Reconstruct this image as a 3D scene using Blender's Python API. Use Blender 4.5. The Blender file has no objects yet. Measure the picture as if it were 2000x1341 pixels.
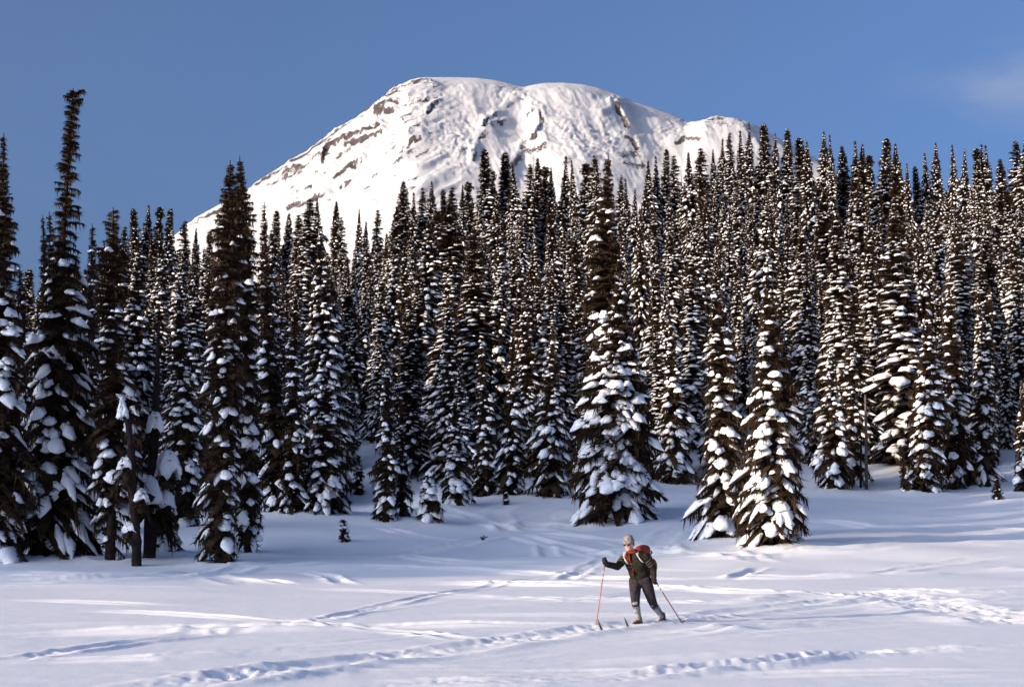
import bpy, math, random
import numpy as np
from mathutils import Vector, Matrix

# ------------------------------------------------------------------ camera, sky, sun, exposure
SC = bpy.context.scene
COL = SC.collection
FPX, CXP, CYP, HORIZON = 2777.8, 1000.0, 670.5, 1050.0
EYE = 1.6
PITCH = math.atan((HORIZON - CYP) / FPX)
cam = bpy.data.cameras.new('camera')
cam.lens, cam.sensor_width = 50.0, 36.0
cam.clip_start, cam.clip_end = 0.1, 60000.0
cam_ob = bpy.data.objects.new('camera', cam)
COL.objects.link(cam_ob)
cam_ob.location = (0, 0, EYE)
cam_ob.rotation_euler = (math.pi / 2 + PITCH, 0, 0)
SC.camera = cam_ob

SUN_EL, SUN_AZ = math.radians(10.0), math.radians(-122.0)      # azimuth clockwise from the view direction (+Y)
world = bpy.data.worlds.new('World')
SC.world = world
world.use_nodes = True
wn, wl = world.node_tree.nodes, world.node_tree.links
bg = wn['Background']
sky = wn.new('ShaderNodeTexSky')
sky.sky_type = 'NISHITA'
sky.sun_disc = False
sky.sun_elevation, sky.sun_rotation = SUN_EL, SUN_AZ
sky.altitude, sky.air_density, sky.dust_density, sky.ozone_density = 300.0, 0.50, 10.0, 3.2
bg.inputs['Strength'].default_value = 0.116
# one thin high cloud low over the right shoulder of the hill, and fainter wisps of the same kind around the sky
_tc = wn.new('ShaderNodeTexCoord')
_cn = wn.new('ShaderNodeTexNoise')
_cn.inputs['Scale'].default_value = 7.0
_cn.inputs['Detail'].default_value = 7.0
_cm = wn.new('ShaderNodeMapping')
_cm.inputs['Rotation'].default_value = (0, math.radians(24), 0)
_cm.inputs['Scale'].default_value = (1.0, 1.0, 3.2)
wl.new(_tc.outputs['Generated'], _cm.inputs['Vector'])
wl.new(_cm.outputs[0], _cn.inputs['Vector'])
_cr = wn.new('ShaderNodeMapRange'); _cr.interpolation_type = 'SMOOTHSTEP'
_cr.inputs['From Min'].default_value = 0.40; _cr.inputs['From Max'].default_value = 0.66
wl.new(_cn.outputs['Fac'], _cr.inputs['Value'])
_cd = Vector((0.352, 0.897, 0.300)).normalized()
_sub = wn.new('ShaderNodeVectorMath'); _sub.operation = 'SUBTRACT'
wl.new(_tc.outputs['Generated'], _sub.inputs[0]); _sub.inputs[1].default_value = _cd
_map = wn.new('ShaderNodeMapping')
_map.inputs['Rotation'].default_value = (0, math.radians(18), 0)
_map.inputs['Scale'].default_value = (11.0, 5.0, 30.0)
wl.new(_sub.outputs[0], _map.inputs['Vector'])
_len = wn.new('ShaderNodeVectorMath'); _len.operation = 'LENGTH'
wl.new(_map.outputs[0], _len.inputs[0])
_mr = wn.new('ShaderNodeMapRange'); _mr.interpolation_type = 'SMOOTHSTEP'
_mr.inputs['From Min'].default_value = 1.3; _mr.inputs['From Max'].default_value = 0.0
_mr.inputs['To Min'].default_value = 0.0; _mr.inputs['To Max'].default_value = 0.5
wl.new(_len.outputs['Value'], _mr.inputs['Value'])
_mul = wn.new('ShaderNodeMath'); _mul.operation = 'MULTIPLY'
wl.new(_mr.outputs[0], _mul.inputs[0]); wl.new(_cr.outputs[0], _mul.inputs[1])
_mixc = wn.new('ShaderNodeMix'); _mixc.data_type = 'RGBA'
wl.new(_mul.outputs[0], _mixc.inputs['Factor'])
wl.new(sky.outputs[0], _mixc.inputs['A'])
_mixc.inputs['B'].default_value = (1.35, 1.45, 1.8, 1)
wl.new(_mixc.outputs['Result'], bg.inputs['Color'])

SUNV = Vector((math.sin(SUN_AZ) * math.cos(SUN_EL), math.cos(SUN_AZ) * math.cos(SUN_EL), math.sin(SUN_EL)))
sun = bpy.data.lights.new('sun', 'SUN')
sun.energy, sun.angle, sun.color = 2.6, math.radians(0.6), (1.0, 0.77, 0.51)
sun_ob = bpy.data.objects.new('sun', sun)
COL.objects.link(sun_ob)
sun_ob.rotation_euler = (-SUNV).to_track_quat('-Z', 'Y').to_euler()

SC.view_settings.view_transform = 'Standard'
SC.view_settings.look = 'None'
SC.view_settings.gamma = 1.0
SC.view_settings.use_curve_mapping = False
SC.view_settings.exposure = 1.52
SC.render.engine = 'CYCLES'
SC.cycles.max_bounces = 6
SC.cycles.diffuse_bounces = 5
SC.cycles.use_denoising = True

# ------------------------------------------------------------------ projection and noise helpers
FWD = np.array([0, math.cos(PITCH), math.sin(PITCH)])
UPV = np.array([0, -math.sin(PITCH), math.cos(PITCH)])
RGT = np.array([1.0, 0, 0])


def ray(px, py):
    px, py = np.asarray(px, float), np.asarray(py, float)
    return FWD * FPX + RGT * (px - CXP)[..., None] + UPV * (CYP - py)[..., None]


def at(px, py, Y):
    d = ray(px, py)
    k = np.asarray(Y, float) / d[..., 1]
    return np.array([0, 0, EYE]) + d * k[..., None]


def project(P):
    P = np.asarray(P, float) - np.array([0, 0, EYE])
    dep = P @ FWD
    return CXP + FPX * (P @ RGT) / dep, CYP - FPX * (P @ UPV) / dep


def _hash(ix, iy, seed):
    n = (ix * 374761393 + iy * 668265263 + seed * 974634777) & 0xFFFFFFFF
    n = ((n ^ (n >> 13)) * 1274126177) & 0xFFFFFFFF
    return ((n ^ (n >> 16)) & 0xFFFF) / 65535.0


def vnoise(x, y, seed=0):
    x, y = np.asarray(x, float), np.asarray(y, float)
    ix, iy = np.floor(x).astype(np.int64), np.floor(y).astype(np.int64)
    fx, fy = x - ix, y - iy
    fx, fy = fx * fx * (3 - 2 * fx), fy * fy * (3 - 2 * fy)
    a, b = _hash(ix, iy, seed), _hash(ix + 1, iy, seed)
    c, d = _hash(ix, iy + 1, seed), _hash(ix + 1, iy + 1, seed)
    return (a + (b - a) * fx) * (1 - fy) + (c + (d - c) * fx) * fy - 0.5


def fbm(x, y, seed=0, octv=4):
    s, a = 0, 1.0
    for i in range(octv):
        s = s + a * vnoise(x * 2 ** i, y * 2 ** i, seed + 17 * i)
        a *= 0.5
    return s


def smooth(t):
    t = np.clip(t, 0, 1)
    return t * t * (3 - 2 * t)


def poly_dist(X, Y, pts):
    """distance to a polyline and the parameter along it"""
    best = np.full(np.shape(X), 1e9)
    par = np.zeros(np.shape(X))
    run = 0.0
    for (ax, ay), (bx, by) in zip(pts[:-1], pts[1:]):
        dx, dy = bx - ax, by - ay
        L2 = dx * dx + dy * dy + 1e-12
        t = np.clip(((X - ax) * dx + (Y - ay) * dy) / L2, 0, 1)
        d = np.hypot(X - ax - t * dx, Y - ay - t * dy)
        m = d < best
        best = np.where(m, d, best)
        par = np.where(m, run + t * math.sqrt(L2), par)
        run += math.sqrt(L2)
    return best, par, run


# ------------------------------------------------------------------ mesh helpers
def mesh_data(name, V, quads=None, tris=None, mat=None, shade=True, attrs=None):
    V = np.ascontiguousarray(V, dtype=np.float32).reshape(-1, 3)
    faces, starts = [], []
    nq = 0 if quads is None else len(quads)
    ntr = 0 if tris is None else len(tris)
    if nq:
        faces.append(np.asarray(quads, np.int32).ravel())
    if ntr:
        faces.append(np.asarray(tris, np.int32).ravel())
    loops = np.concatenate(faces)
    starts = np.concatenate([np.arange(nq) * 4, nq * 4 + np.arange(ntr) * 3]).astype(np.int32)
    me = bpy.data.meshes.new(name)
    me.vertices.add(len(V))
    me.vertices.foreach_set('co', V.ravel())
    me.loops.add(len(loops))
    me.loops.foreach_set('vertex_index', loops)
    me.polygons.add(nq + ntr)
    me.polygons.foreach_set('loop_start', starts)
    if shade:
        me.polygons.foreach_set('use_smooth', np.ones(nq + ntr, bool))
    if attrs:
        for k, a in attrs.items():
            at_ = me.attributes.new(k, 'FLOAT', 'POINT')
            at_.data.foreach_set('value', np.ascontiguousarray(a, np.float32).ravel())
    me.update(calc_edges=True)
    me.validate()
    if mat:
        me.materials.append(mat)
    return me


def link(name, me, parent=None, **props):
    o = bpy.data.objects.new(name, me)
    COL.objects.link(o)
    if parent:
        o.parent = parent
    for k, v in props.items():
        o[k] = v
    return o


def empty(name, loc, **props):
    o = link(name, None, None, **props)
    o.location = loc
    o.empty_display_size = 0.2
    return o


def grid_quads(r, c, wrap=False):
    i = np.arange(r - 1)[:, None]
    j = np.arange(c if wrap else c - 1)[None, :]
    j2 = (j + 1) % c
    return np.stack([i * c + j, i * c + j2, (i + 1) * c + j2, (i + 1) * c + j], -1).reshape(-1, 4)


class Geo:
    """collects pieces of one mesh"""
    def __init__(self):
        self.V, self.Q, self.T, self.n = [], [], [], 0

    def add(self, V, quads=None, tris=None):
        V = np.asarray(V, float).reshape(-1, 3)
        if quads is not None and len(quads):
            self.Q.append(np.asarray(quads) + self.n)
        if tris is not None and len(tris):
            self.T.append(np.asarray(tris) + self.n)
        self.V.append(V)
        self.n += len(V)

    def mesh(self, name, mat, shade=True):
        return mesh_data(name, np.concatenate(self.V), np.concatenate(self.Q) if self.Q else None,
                         np.concatenate(self.T) if self.T else None, mat, shade)

    def tube(self, pts, rad, sides=8, cap=True, flat=1.0):
        pts = np.asarray(pts, float)
        rad = np.broadcast_to(np.asarray(rad, float), (len(pts),))
        tang = np.gradient(pts, axis=0)
        tang /= np.linalg.norm(tang, axis=1)[:, None] + 1e-12
        ref = np.array([0, 0, 1.0]) if abs(tang[0, 2]) < 0.9 else np.array([1.0, 0, 0])
        rings = []
        for p, t, r in zip(pts, tang, rad):
            a = np.cross(ref, t); a /= np.linalg.norm(a) + 1e-12
            b = np.cross(t, a)
            ph = np.arange(sides) / sides * 2 * math.pi
            rings.append(p + r * (np.cos(ph)[:, None] * a + flat * np.sin(ph)[:, None] * b))
        V = np.concatenate(rings + ([pts[:1], pts[-1:]] if cap else []))
        q = grid_quads(len(pts), sides, True)
        t = []
        if cap:
            n = len(pts) * sides
            for j in range(sides):
                t.append((n, (j + 1) % sides, j))
                t.append((n + 1, n - sides + j, n - sides + (j + 1) % sides))
        self.add(V, q, np.array(t) if t else None)

    def ellipsoid(self, c, r, rot=None, seg=14, rings=9):
        th = np.linspace(0, math.pi, rings)
        ph = np.arange(seg) / seg * 2 * math.pi
        P = np.stack([np.sin(th)[:, None] * np.cos(ph), np.sin(th)[:, None] * np.sin(ph),
                      np.cos(th)[:, None] * np.ones(seg)], -1).reshape(-1, 3) * np.asarray(r)
        if rot is not None:
            P = P @ np.asarray(rot).T
        self.add(P + np.asarray(c), grid_quads(rings, seg, True))


# ------------------------------------------------------------------ materials
def new_mat(name):
    m = bpy.data.materials.new(name)
    m.use_nodes = True
    n, l = m.node_tree.nodes, m.node_tree.links
    b = n['Principled BSDF']
    b.inputs['Specular IOR Level'].default_value = 0.25
    return m, n, l, b


def noise_node(n, l, scale, detail=4, coord='Object', rough=0.55):
    tc = n.new('ShaderNodeTexCoord')
    t = n.new('ShaderNodeTexNoise')
    t.inputs['Scale'].default_value = scale
    t.inputs['Detail'].default_value = detail
    t.inputs['Roughness'].default_value = rough
    l.new(tc.outputs[coord], t.inputs['Vector'])
    return t


def ramp(n, l, src, stops):
    r = n.new('ShaderNodeValToRGB')
    el = r.color_ramp.elements
    while len(el) < len(stops):
        el.new(0.5)
    for e, (p, c) in zip(el, stops):
        e.position, e.color = p, (*c, 1)
    l.new(src, r.inputs[0])
    return r


def mottled(name, a, b, scale, rough=0.8, bump=0.0, bscale=None, spec=0.2):
    m, n, l, p = new_mat(name)
    t = noise_node(n, l, scale)
    r = ramp(n, l, t.outputs['Fac'], [(0.35, a), (0.65, b)])
    l.new(r.outputs[0], p.inputs['Base Color'])
    p.inputs['Roughness'].default_value = rough
    p.inputs['Specular IOR Level'].default_value = spec
    if bump:
        t2 = noise_node(n, l, bscale or scale * 3, 5)
        bp = n.new('ShaderNodeBump')
        bp.inputs['Strength'].default_value = bump
        bp.inputs['Distance'].default_value = 0.05
        l.new(t2.outputs['Fac'], bp.inputs['Height'])
        l.new(bp.outputs[0], p.inputs['Normal'])
    return m


def snow_ground():
    m, n, l, p = new_mat('snow_ground')
    at_ = n.new('ShaderNodeAttribute'); at_.attribute_name = 'broken'
    t = noise_node(n, l, 0.35, 5)
    mix = n.new('ShaderNodeMix'); mix.data_type = 'RGBA'
    r = ramp(n, l, t.outputs['Fac'], [(0.3, (0.785, 0.805, 0.875)), (0.7, (0.825, 0.84, 0.89))])
    l.new(at_.outputs['Fac'], mix.inputs['Factor'])
    l.new(r.outputs[0], mix.inputs['A'])
    mix.inputs['B'].default_value = (0.93, 0.93, 0.94, 1)
    l.new(mix.outputs['Result'], p.inputs['Base Color'])
    p.inputs['Roughness'].default_value = 0.55
    t2 = noise_node(n, l, 16.0, 6, rough=0.75)
    t3 = noise_node(n, l, 1.3, 3)
    ad = n.new('ShaderNodeMath'); ad.operation = 'MULTIPLY_ADD'
    l.new(t3.outputs['Fac'], ad.inputs[0]); ad.inputs[1].default_value = 0.6
    l.new(t2.outputs['Fac'], ad.inputs[2])
    bp = n.new('ShaderNodeBump')
    bp.inputs['Strength'].default_value = 0.3
    bp.inputs['Distance'].default_value = 0.025
    l.new(ad.outputs[0], bp.inputs['Height'])
    l.new(bp.outputs[0], p.inputs['Normal'])
    return m


def mountain_mat():
    m, n, l, p = new_mat('mountain_snow_and_rock')
    at_ = n.new('ShaderNodeAttribute'); at_.attribute_name = 'rock'
    t = noise_node(n, l, 0.03, 6, rough=0.7)
    rock = ramp(n, l, t.outputs['Fac'], [(0.3, (0.030, 0.026, 0.030)), (0.5, (0.062, 0.050, 0.052)), (0.72, (0.13, 0.10, 0.098))])
    t2 = noise_node(n, l, 0.075, 8, rough=0.78)
    sub = n.new('ShaderNodeMath'); sub.operation = 'MULTIPLY_ADD'
    l.new(t2.outputs['Fac'], sub.inputs[0]); sub.inputs[1].default_value = 1.8
    l.new(at_.outputs['Fac'], sub.inputs[2])
    fac = n.new('ShaderNodeMapRange')
    fac.inputs['From Min'].default_value = 1.30
    fac.inputs['From Max'].default_value = 1.40
    l.new(sub.outputs[0], fac.inputs['Value'])
    mix = n.new('ShaderNodeMix'); mix.data_type = 'RGBA'
    l.new(fac.outputs[0], mix.inputs['Factor'])
    mix.inputs['A'].default_value = (0.51, 0.515, 0.545, 1)
    l.new(rock.outputs[0], mix.inputs['B'])
    l.new(mix.outputs['Result'], p.inputs['Base Color'])
    p.inputs['Roughness'].default_value = 0.7
    bp = n.new('ShaderNodeBump')
    bp.inputs['Strength'].default_value = 0.6
    bp.inputs['Distance'].default_value = 8.0
    l.new(t2.outputs['Fac'], bp.inputs['Height'])
    l.new(bp.outputs[0], p.inputs['Normal'])
    return m


M = {}
M['ground'] = snow_ground()
M['mountain'] = mountain_mat()
M['snow'] = mottled('snow_clump', (0.81, 0.825, 0.885), (0.87, 0.88, 0.92), 1.2, 0.6, 0.5, 7.0)
M['needles'] = mottled('fir_needles', (0.023, 0.014, 0.011), (0.054, 0.035, 0.018), 1.1, 0.85, 0.0, None, 0.1)
M['bark'] = mottled('fir_bark', (0.010, 0.006, 0.006), (0.032, 0.020, 0.019), 3.0, 0.9, 0.8, 9.0)
M['grey_wood'] = mottled('dead_grey_wood', (0.05, 0.043, 0.042), (0.13, 0.11, 0.105), 4.0, 0.9, 0.7, 9.0)

# ------------------------------------------------------------------ terrain height
_py = np.array([-60, 0, 28, 40, 50, 60, 70, 80, 90, 100, 110, 125.0])
_pz = np.array([0, 0, 0.0, .08, .22, .62, 1.40, 2.35, 3.45, 4.6, 5.6, 7.0])
_yy = np.linspace(-60, 125, 741)
_zz = np.interp(_yy, _py, _pz)
_k = np.exp(-0.5 * (np.arange(-60, 61) / 18.0) ** 2); _k /= _k.sum()
_zz = np.convolve(np.pad(_zz, 60, mode='edge'), _k, 'valid')
CREST = np.array([(-900, 640), (-200, 590), (0, 540), (60, 505), (180, 445), (290, 420), (370, 440), (500, 400), (620, 400), (700, 425),
                  (790, 375), (940, 320), (1050, 325), (1230, 345), (1300, 310), (1410, 275), (1480, 255), (1610, 275), (1730, 310),
                  (1830, 310), (1920, 300), (2000, 285), (2900, 280)], float)
YC = 240.0


def ground_z(X, Y):
    X, Y = np.asarray(X, float), np.asarray(Y, float)
    base = np.interp(Y, _yy, _zz)
    pxu = CXP + FPX * X / np.maximum(Y, 30)
    ct = np.interp(pxu, CREST[:, 0], CREST[:, 1]) + 205
    zc = EYE + (HORIZON - ct) / FPX * YC
    t = (Y - 104) / (YC - 104)
    z0 = 5.0
    hill = z0 + (zc - z0) * np.where(t < 1, np.clip(t, 0, 1) ** 1.12, 1) - np.clip(Y - YC, 0, 700) * 0.06
    w = smooth((Y - 100) / 14.0)
    # hollow behind the meadow rim, left of the middle
    holl = -1.3 * np.exp(-((pxu - 720) / 120) ** 2 - ((Y - 101) / 9) ** 2)
    z = base * (1 - w) + hill * w + holl
    amp = smooth((Y - 30) / 40)
    z = z + 0.55 * amp * fbm(X / 14 + 3.1, Y / 11, 5, 3) + (0.03 + 0.05 * amp) * fbm(X / 6, Y / 5, 9, 3) + 0.9 * smooth((Y - 100) / 40) * fbm(X / 22, Y / 22, 12, 3)
    # long drift at the lower left, gentle swell in the middle
    z = z + 0.35 * np.exp(-((X + 17) / 7) ** 2 - ((Y - 47) / 5.0) ** 2)
    z = z + 0.5 * np.exp(-((X + 12) / 9) ** 2 - ((Y - 73) / 6) ** 2) * 0.8
    return z


def hit(px, py, y0=8.0, y1=320.0):
    """world point where the view ray meets the terrain"""
    Y = np.linspace(y0, y1, 2400)
    P = at(np.full_like(Y, px), np.full_like(Y, py), Y)
    b = P[:, 2] < ground_z(P[:, 0], P[:, 1])
    i = int(np.argmax(b))
    if not b.any():
        i = len(Y) - 1
    return np.array([P[i, 0], P[i, 1], float(ground_z(P[i, 0], P[i, 1]))])


# ------------------------------------------------------------------ snow field with ski and foot tracks
# polyline in photo pixels, half width m, depth m, rim m, roughness m, whiteness
TRACKS = [
    ([(150, 1368), (330, 1343), (480, 1322), (640, 1300), (800, 1282), (960, 1258), (1090, 1238), (1180, 1226), (1300, 1212), (1420, 1198), (1540, 1184), (1650, 1172), (1720, 1164)], .36, .04, .05, .09, .6),
    ([(1500, 1182), (1600, 1166), (1700, 1158), (1790, 1172), (1860, 1190), (1940, 1206), (2060, 1228)], .75, .06, .05, .17, .7),
    ([(1640, 1150), (1760, 1152), (1880, 1160), (2060, 1150)], .55, .05, .05, .13, .6),
    ([(-60, 1242), (120, 1238), (300, 1233), (520, 1229), (760, 1222), (960, 1219), (1160, 1217), (1250, 1216)], .30, .07, .08, .05, .9),
    ([(-60, 1300), (120, 1274), (250, 1256), (450, 1236), (560, 1222), (650, 1206), (760, 1180), (850, 1160), (1000, 1137), (1120, 1112), (1190, 1088)], .19, .035, .03, .09, .3),
    ([(800, 1137), (900, 1139), (1000, 1141), (1120, 1142), (1230, 1144), (1330, 1149), (1440, 1156), (1560, 1158), (1680, 1157)], .34, .07, .09, .03, .9),
    ([(-60, 1136), (100, 1133), (200, 1130), (330, 1126), (420, 1126), (470, 1138), (515, 1143)], .45, .06, .06, .09, .6),
    ([(470, 1126), (520, 1134), (560, 1139), (618, 1142)], .25, .06, .07, .02, .9),
    ([(580, 1112), (640, 1124), (665, 1136), (690, 1143)], .25, .10, .06, .07, .6),
    ([(560, 1116), (640, 1110), (720, 1107), (800, 1107), (900, 1110), (1000, 1116), (1150, 1127), (1240, 1131), (1330, 1131), (1440, 1129), (1600, 1127), (1800, 1120), (2060, 1108)], .36, .06, .08, .03, .9),
    ([(1150, 1072), (1270, 1080), (1340, 1081), (1400, 1082), (1450, 1087), (1490, 1096), (1535, 1101)], .55, .07, .10, .07, .8),
    ([(1290, 1092), (1420, 1088), (1500, 1083), (1600, 1076), (1700, 1070), (1800, 1064), (2060, 1053)], .40, .06, .10, .03, .9),
    ([(1480, 1086), (1560, 1077), (1650, 1066), (1760, 1054), (1860, 1047), (2060, 1037)], .42, .06, .10, .03, .9),
    ([(1560, 1012), (1640, 1020), (1690, 1028), (1730, 1031), (1800, 1028), (1860, 1026), (1930, 1028), (2060, 1040)], .42, .06, .10, .02, .9),
    ([(1430, 1133), (1460, 1118), (1492, 1104)], .28, .22, .05, .02, .0),
    ([(1100, 1133), (1140, 1112), (1190, 1087)], .28, .10, .05, .06, .2),
    ([(1005, 1044), (1060, 1058), (1110, 1068), (1150, 1077), (1200, 1092)], .40, .07, .09, .05, .9),
    ([(1010, 1040), (1100, 1046), (1200, 1056), (1290, 1072), (1360, 1080)], .40, .06, .08, .06, .8),
    ([(1000, 1042), (960, 1050), (900, 1062), (830, 1074), (760, 1086), (690, 1092), (600, 1096), (480, 1108), (380, 1120), (250, 1130)], .42, .05, .06, .08, .6),
    ([(1000, 1040), (975, 1028), (930, 1012), (880, 998), (820, 990), (740, 992), (640, 996), (560, 1000)], .40, .06, .09, .04, .8),
    ([(1010, 1040), (1050, 1018), (1100, 1002), (1150, 990), (1200, 985)], .9, .06, .06, .12, .5),
    ([(990, 1040), (985, 1020), (970, 1000), (1000, 985), (1060, 975)], .5, .05, .06, .08, .6),
    ([(1010, 1020), (1060, 1030), (1120, 1032), (1170, 1040)], .7, .05, .06, .12, .6),
    ([(745, 1026), (790, 1040), (830, 1049), (890, 1056), (960, 1056)], .30, .05, .07, .03, .8),
    ([(760, 1078), (820, 1090), (880, 1096), (960, 1098), (1100, 1096)], .36, .05, .07, .04, .8),
    ([(1060, 1056), (1066, 1066), (1072, 1080), (1080, 1090)], .35, .08, .05, .06, .3),
    ([(-60, 1292), (100, 1289), (300, 1286), (460, 1278), (640, 1268), (760, 1262)], .12, .03, .05, .03, .8),
    ([(-60, 1118), (60, 1120), (160, 1124), (240, 1128)], .35, .05, .06, .08, .5),
    ([(60, 1105), (110, 1080), (150, 1058), (190, 1036)], .35, .07, .04, .09, .3),
    ([(1090, 1338), (1250, 1322), (1400, 1307), (1500, 1298), (1620, 1283), (1800, 1270), (1900, 1265), (2060, 1254)], .16, .03, .06, .10, .8),
    ([(1230, 1244), (1350, 1236), (1440, 1230), (1560, 1222), (1680, 1216), (1800, 1208)], .16, .03, .06, .06, .8),
    ([(1480, 1206), (1580, 1200), (1660, 1194), (1730, 1186)], .14, .09, .02, .03, .0),
    ([(880, 1298), (980, 1286), (1080, 1274), (1160, 1268)], .07, .05, .02, .02, .2),
    ([(600, 1352), (800, 1334), (1000, 1330), (1200, 1318)], .30, .04, .04, .07, .6),
    ([(1700, 1120), (1800, 1105), (1900, 1092), (2060, 1078)], .40, .04, .05, .06, .6),
    ([(1750, 1170), (1850, 1176), (1950, 1176), (2060, 1174)], .30, .05, .06, .03, .9),
    ([(1300, 1085), (1290, 1060), (1310, 1040), (1340, 1026)], .5, .08, .06, .13, .5),
    ([(1660, 1340), (1800, 1326), (2060, 1316)], .14, .03, .04, .03, .7),
]


_tr = np.random.default_rng(21)
for _i in range(36):      # fine, shallow older ski tracks criss-crossing the meadow
    _x, _y = _tr.uniform(-200, 1500), _tr.uniform(1085, 1330)
    _sl, _cv, _n = _tr.uniform(-.09, .05), _tr.uniform(-.00006, .00006), int(_tr.integers(5, 10))
    TRACKS.append(([(_x + 110 * k, _y + _sl * 110 * k + _cv * (110 * k) ** 2) for k in range(_n)], .19, .02, .017 if _y > 1250 else .032, .012, .8))
TRACKS = [t for t in TRACKS if all(970 < y < 1375 for x, y in t[0])]


def track_world(pix):
    return [tuple(hit(x, y, 6.0, 130.0)[:2]) for x, y in pix]


MOUNDS = []      # (x, y, radius, height) snow heaped at the foot of trees; filled by the tree table


def build_ground():
    na, nr = 610, 650
    ang = np.linspace(math.radians(-31), math.radians(31), na)
    rad = np.geomspace(9.0, 135.0, nr)
    R, A = np.meshgrid(rad, ang, indexing='ij')
    X, Y = R * np.sin(A), R * np.cos(A)
    Z = ground_z(X, Y)
    brk = np.zeros_like(Z)
    fine = fbm(X * 3.2, Y * 2.2, 31, 4)
    lump = np.abs(vnoise(X * 4.1, Y * 3.3, 41)) * 2
    lump2 = np.abs(vnoise(X * 5.3 + .3 * Y, Y * 4.1, 43)) * 2
    lump3 = np.abs(vnoise(X * 8.3 - .4 * Y, Y * 4.9, 44)) * 2
    big = fbm(X / 2.1, Y / 1.7, 47, 3)
    lump = lump * np.clip(1 + 1.2 * vnoise(X * 1.7, Y * 1.3, 48), .2, 1.6)
    for pix, w, dep, rim, rough, white in TRACKS:
        w = max(w, .19)
        P = track_world(pix)
        pa = np.array(P)
        mg = 4 * w + 1
        m = (X > pa[:, 0].min() - mg) & (X < pa[:, 0].max() + mg) & (Y > pa[:, 1].min() - mg) & (Y < pa[:, 1].max() + mg)
        if not m.any():
            continue
        xs, ys = X[m], Y[m]
        wob = 0.35 * w * fbm(xs / 2.3, ys / 2.3, 71, 3)
        d, par, total = poly_dist(xs, ys, P)
        d = np.abs(d + wob)
        fade = smooth(par / 3.0) * smooth((total - par) / 3.0)
        gap = np.clip(0.75 + 1.3 * vnoise(par / 1.7, par * 0, 77), 0.15, 1.2)
        groove = -.45 * dep * np.exp(-(d / w) ** 4)
        rimv = 1.1 * rim * np.exp(-((d - 1.5 * w) / (0.55 * w)) ** 2) * gap
        env = np.exp(-(d / (1.6 * w)) ** 2)
        chunk = .5 * rough * env * (0.35 * np.clip(lump[m] - .45, 0, 1) * 1.6 + 0.55 * lump2[m] + 0.45 * lump3[m] + 0.5 * fine[m] - 0.25) * np.clip(0.7 + 2.0 * big[m], 0.1, 1.4)
        Z[m] += fade * (groove + rimv + chunk)
        brk[m] = np.maximum(brk[m], fade * white * np.exp(-(d / (1.9 * w)) ** 4))
    for mx, my, mr, mh in MOUNDS:
        r2 = (X - mx) ** 2 + (Y - my) ** 2
        Z += mh * np.exp(-r2 / (1.35 * mr) ** 2) - 1.1 * mh * np.exp(-r2 / (.55 * mr) ** 2)
        Z += .10 * np.exp(-r2 / (1.5 * mr) ** 2) * np.clip(lump2 - .35, 0, 1)
    # wind ripples and small lumps on the open snow
    Z += 0.006 * fine + 0.006 * vnoise(X * 0.5 + Y * 0.3, Y * 1.6, 88)
    me = mesh_data('snow_field', np.stack([X, Y, Z], -1), grid_quads(nr, na)[:, ::-1], None, M['ground'], True, {'broken': brk.ravel()})
    link('snow_field', me, kind='structure')
    # coarse sheet under and beyond: meadow behind the camera, the wooded hill, the far valley floor
    gx = np.concatenate([-np.geomspace(30000, 260, 26), np.linspace(-240, 240, 161), np.geomspace(260, 30000, 26)])
    gy = np.concatenate([-np.geomspace(30000, 60, 24), np.linspace(-50, 330, 128), np.geomspace(345, 30000, 30)])
    GX, GY = np.meshgrid(gx, gy)
    GZ = ground_z(np.clip(GX, -900, 900), np.clip(GY, -60, 900))
    GZ = GZ * np.where(np.hypot(GX, GY) > 1500, 0.25, 1)
    rr = np.hypot(GX, GY)
    inside = (rr > 7) & (rr < 131) & (np.abs(np.arctan2(GX, GY)) < math.radians(30.0))
    GZ = GZ - np.where(inside, 1.2, 0.04)
    me = mesh_data('hillside', np.stack([GX, GY, GZ], -1), grid_quads(len(gy), len(gx)), None, M['ground'], True, {'broken': np.zeros(GX.size)})
    link('hillside', me, kind='structure')


def build_shade_ridge():
    """the snowy ridge behind the camera's left: late in the day its shadow covers the back of the meadow and the foot of the wood"""
    su = np.array([SUNV.x, SUNV.y]); su /= np.linalg.norm(su)
    la = np.array([su[1], -su[0]])                 # along the crest, away from the camera
    D0, ta = 520.0, math.tan(SUN_EL)
    v = np.concatenate([np.linspace(-900, -30, 40), np.linspace(-25, 160, 120), np.linspace(170, 900, 40)])
    top = np.interp(v, [-900, -300, -60, 10, 34, 46, 55, 70, 100, 200, 280, 900], [-120, -80, -50, -20, -7, 4, 14, 21, 25, 27, 0, -80]) + D0 * ta
    top = top + 2.4 * fbm(v / 14, v * 0 + 3, 8, 4)
    off = np.array([-200, -150, -110, -70, -40, -18, -6, 0, 6, 18, 40, 80, 150, 260, 420.0])
    V = []
    for o_ in off:
        p = su[None] * (D0 + o_) + la[None] * v[:, None]
        z = top - np.abs(o_) * 0.55 + 0.05 * np.abs(o_) * fbm(v / 60, v * 0 + o_ / 60, 14, 3)
        V.append(np.column_stack([p, np.maximum(z, -8)]))
    me = mesh_data('shade_ridge', np.array(V), grid_quads(len(off), len(v)), None, M['ground'], True, {'broken': np.zeros(len(off) * len(v))})
    link('shade_ridge', me, kind='structure')  # out of view, added only to block the low sun


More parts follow.
